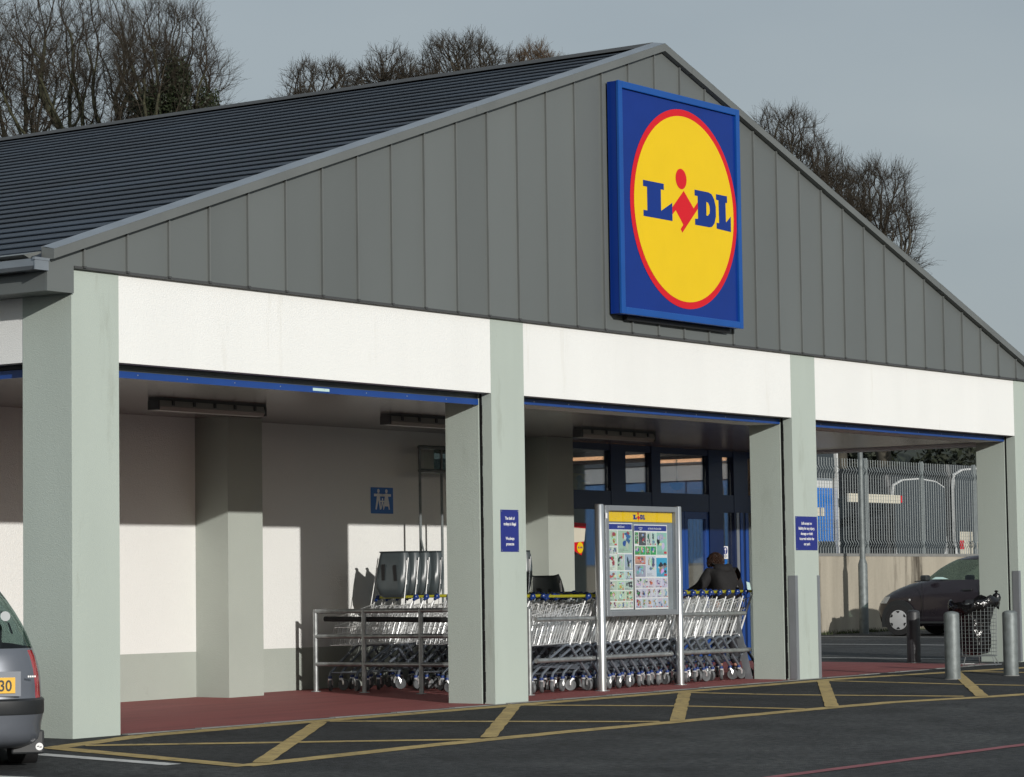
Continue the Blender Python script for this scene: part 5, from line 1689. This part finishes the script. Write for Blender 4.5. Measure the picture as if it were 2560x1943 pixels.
# ------------------------------------------------------------------ bare winter trees
def bare_tree(name, base, crown_c, crown_r, n, label, bark="bark", twigm="twig", tip=.0075, lean=(0, 0), upward=0.25, low=-0.6, ivy=0, shell=.30, clumps=0, twl=1.0):
    base = np.array(base, float); cc = np.array(crown_c, float); cr = np.array(crown_r, float)
    # trunk nodes up to the first forks
    top = cc + np.array([0, 0, cr[2] * low * 1.45])
    nt_ = 8
    pts = [base + (top - base) * (k / nt_) + np.array([.12 * math.sin(k * 1.7), .12 * math.cos(k * 1.3), 0]) * (0 < k) for k in range(nt_ + 1)]
    # attractors filling the crown
    A = []
    cl = None
    if clumps:
        dd = rng.normal(size=(clumps, 3)); dd /= np.linalg.norm(dd, axis=1)[:, None]
        dd[:, 2] = np.abs(dd[:, 2]) * .9 + .02
        cl = dd * rng.uniform(.62, .95, (clumps, 1))
    while len(A) < n:
        d = rng.normal(size=(n, 3)); d /= np.linalg.norm(d, axis=1)[:, None]
        q = d * (rng.random((n, 1)) ** shell)
        q = q[q[:, 2] > low]
        if cl is not None:
            dm = np.linalg.norm(q[:, None, :] - cl[None], axis=2).min(1)
            q = q[rng.random(len(q)) < np.exp(-(dm / .26) ** 2) + .10]
        q[:, 2] = np.where(q[:, 2] < 0, q[:, 2] * 1.7, q[:, 2])      # crowns hang well down the trunk
        rim = 1 + .10 * np.sin(q[:, 0] * 9 + base[0]) * np.cos(q[:, 1] * 7) + .07 * np.sin(q[:, 2] * 13 + base[1])
        A += list(cc + q * cr * rim[:, None])
    A = np.array(A[:n])
    P = np.array(pts)
    nodes = np.zeros((len(P) + n, 3)); nodes[:len(P)] = P
    par = np.full(len(P) + n, -1); par[1:len(P)] = np.arange(len(P) - 1)
    plen = np.zeros(len(P) + n)
    for k in range(1, len(P)):
        plen[k] = plen[k - 1] + np.linalg.norm(P[k] - P[k - 1])
    start = len(P) - 4
    best = np.full(n, np.inf); bp = np.zeros(n, int)
    bfac = .45
    def relax(i):
        d = A - nodes[i]
        L = np.linalg.norm(d, axis=1)
        cost = L + bfac * (plen[i] + L) + upward * np.maximum(0, -d[:, 2])
        u = cost < best
        best[u] = cost[u]; bp[u] = i
    for i in range(start, len(P)):
        relax(i)
    done = np.zeros(n, bool)
    cnt = len(P)
    for _ in range(n):
        j = int(np.argmin(np.where(done, np.inf, best)))
        done[j] = True
        nodes[cnt] = A[j]; par[cnt] = bp[j]
        plen[cnt] = plen[bp[j]] + np.linalg.norm(A[j] - nodes[bp[j]])
        relax(cnt)
        cnt += 1
    N = cnt
    wt = np.ones(N)
    for i in range(N - 1, 0, -1):
        wt[par[i]] += wt[i]
    rad = tip * .5 * wt ** .52
    big = np.zeros(N, int) - 1                          # follow the heaviest child and smooth the limbs
    for i in range(1, N):
        p_ = par[i]
        if big[p_] < 0 or wt[i] > wt[big[p_]]:
            big[p_] = i
    ii = np.where((big > 0) & (par[:N] >= 0))[0]
    ii = ii[ii > nt_ - 2]
    for _ in range(4):
        nodes[ii] = .5 * nodes[ii] + .25 * nodes[par[ii]] + .25 * nodes[big[ii]]
    # bend every edge with a midpoint so limbs curve, and add fine twigs
    e0, e1 = par[1:], np.arange(1, N)
    a, b = nodes[e0], nodes[e1]
    L = np.linalg.norm(b - a, axis=1)[:, None]
    mid = (a + b) / 2 + rng.normal(size=a.shape) * L * .03
    ra, rb_ = np.minimum(rad[e0], rad[e1] * 1.25), rad[e1]
    segs = [(a, mid, ra, (ra + rb_) / 2), (mid, b, (ra + rb_) / 2, rb_)]
    tips = np.where(wt < 14)[0]
    tips = tips[tips > nt_]
    pd = nodes[tips] - nodes[par[tips]]
    pd /= np.linalg.norm(pd, axis=1)[:, None] + 1e-9
    out = nodes[tips] - (cc - np.array([0, 0, cr[2] * .25])); out /= np.linalg.norm(out, axis=1)[:, None] + 1e-9
    for rep in range(4):                               # fine twigs fanning outwards
        d = pd * .55 + out * .5 + rng.normal(size=pd.shape) * .42 + np.array([0, 0, .12])
        d /= np.linalg.norm(d, axis=1)[:, None]
        ln = rng.uniform(.10, .38, (len(tips), 1)) * twl
        s = nodes[tips]; m1 = s + d * ln * .55 + rng.normal(size=s.shape) * .012; e = m1 + (d + rng.normal(size=d.shape) * .22) * ln * .5
        r0 = np.full(len(tips), tip * .46)
        segs += [(s, m1, r0, r0 * .8), (m1, e, r0 * .8, r0 * .5)]
    S = np.concatenate([q[0] for q in segs]); E = np.concatenate([q[1] for q in segs]); R0 = np.concatenate([q[2] for q in segs]); R1 = np.concatenate([q[3] for q in segs])
    t = empty(name, tuple(base)); tag(t, label, "tree", "bare trees behind the shop")
    def tubes(sel, k):
        s, e, r0, r1 = S[sel] - base, E[sel] - base, R0[sel], R1[sel]
        d = e - s; d /= np.linalg.norm(d, axis=1)[:, None] + 1e-9
        h = np.where(np.abs(d[:, 2:3]) < .9, np.array([[0, 0, 1.0]]), np.array([[1.0, 0, 0]]))
        x = np.cross(d, h); x /= np.linalg.norm(x, axis=1)[:, None] + 1e-9
        y = np.cross(d, x)
        ang = 2 * np.pi * np.arange(k) / k
        ring = x[:, None, :] * np.cos(ang)[None, :, None] + y[:, None, :] * np.sin(ang)[None, :, None]
        v = np.concatenate([s[:, None, :] + ring * r0[:, None, None], e[:, None, :] + ring * r1[:, None, None]], 1)
        m = len(s)
        o = np.arange(m)[:, None] * 2 * k
        f = np.concatenate([np.stack([o[:, 0] + j, o[:, 0] + (j + 1) % k, o[:, 0] + k + (j + 1) % k, o[:, 0] + k + j], 1) for j in range(k)])
        return v.reshape(-1, 3), f
    thick = R1 > .03
    v, f = tubes(thick, 7); fast_mesh("trunk", v, f, bark, t)
    v, f = tubes(~thick, 3); fast_mesh("crown", v, f, twigm, t)
    if ivy:
        sel = [i for i in range(1, N) if rad[i] > .05 and nodes[i][2] < cc[2] + cr[2] * .55]
        cs2 = [tuple(nodes[i]) for i in sel] or [tuple(top)]
        leaf_mass("ivy", cs2, [(.42, .42, .42)] * len(cs2), ivy, .055, "ivy", t, tuple(base))
    return t

def tree_at(name, x, y, z, rad, rz, n, label, **k):
    """tree standing at x, y with its crown centred at height z"""
    bare_tree(name, (x, y, gz(x, y) - .2), (x, y, z), (rad, rad * .62, rz), n, label, **k)
tree_at("bare_tree", 44.93, 46.64, 16.18, 3.58, 3.36, 3000, "large bare tree at the far left edge behind the roof", bark="bark_moss", tip=.0085, low=-.75, twl=1.5, shell=.36)
tree_at("bare_tree", 41.96, 40.52, 15.58, 3.33, 3.60, 3900, "tallest bare tree behind the left of the roof, cut by the top edge", bark="bark_moss", tip=.0082, low=-.75, twl=1.5, shell=.36)
tree_at("bare_tree", 40.49, 35.78, 14.72, 2.13, 2.81, 3600, "ivy-clad bare tree right of the tallest one behind the roof", bark="bark_moss", tip=.0076, low=-.8, ivy=42000, twl=1.5, shell=.36)
tree_at("bare_tree", 56.12, 42.97, 16.75, 2.19, 2.28, 1700, "small loose bare tree over the middle of the roof, leftmost of its group", tip=.0105, low=-.5, clumps=22)
tree_at("bare_tree", 57.40, 41.12, 17.18, 2.16, 2.08, 2000, "bare tree over the middle of the roof, second of its group", tip=.0105, low=-.5, clumps=20)
tree_at("bare_tree", 56.43, 37.34, 16.87, 2.57, 2.35, 3600, "dense rounded bare tree over the roof, tallest of the middle group", tip=.0100, low=-.5)
tree_at("bare_tree", 61.76, 38.32, 18.24, 1.34, 1.53, 1700, "small brown bare tree just left of the roof ridge", twigm="twig_brown", tip=.0105, low=-.6)
tree_at("bare_tree", 62.54, 29.08, 14.26, 2.21, 2.27, 2500, "bare tree emerging right of the big sign above the roof slope", tip=.0095, low=-.6, twl=1.3)
tree_at("bare_tree", 61.72, 26.95, 12.86, 1.58, 1.83, 2000, "dense dark bare tree behind the right roof slope, middle of three", tip=.0095, low=-.6, twl=1.3)
tree_at("bare_tree", 59.06, 23.92, 11.62, 1.79, 2.40, 2000, "spreading bare tree furthest right behind the roof slope", tip=.0088, low=-.7, twl=1.6)
c_ = Vector((56.40, 17.85, 7.13))
tr_ = empty("evergreen_tree", (c_.x, c_.y, gz(c_.x, c_.y))); tag(tr_, "dark evergreen tree peeping over the roof at the right edge", "tree")
m_ = MB(); m_.tube([(0, 0, 0), (0, 0, c_.z - gz(c_.x, c_.y))], [.2, .06], 8); m_.build("trunk", "bark", tr_, world=False)
zz_ = c_.z - gz(c_.x, c_.y)
leaf_mass("crown", [(0, 0, zz_ - .2), (.3, .2, zz_ - .9), (-.4, -.2, zz_ - 1.2), (0, .3, zz_ - 2), (0, 0, zz_ - 3)], [(.55, .55, .5), (.7, .7, .5), (.7, .7, .5), (1.1, 1.1, .7), (1.3, 1.3, .8)], 3500, .09, "evergreen", tr_)
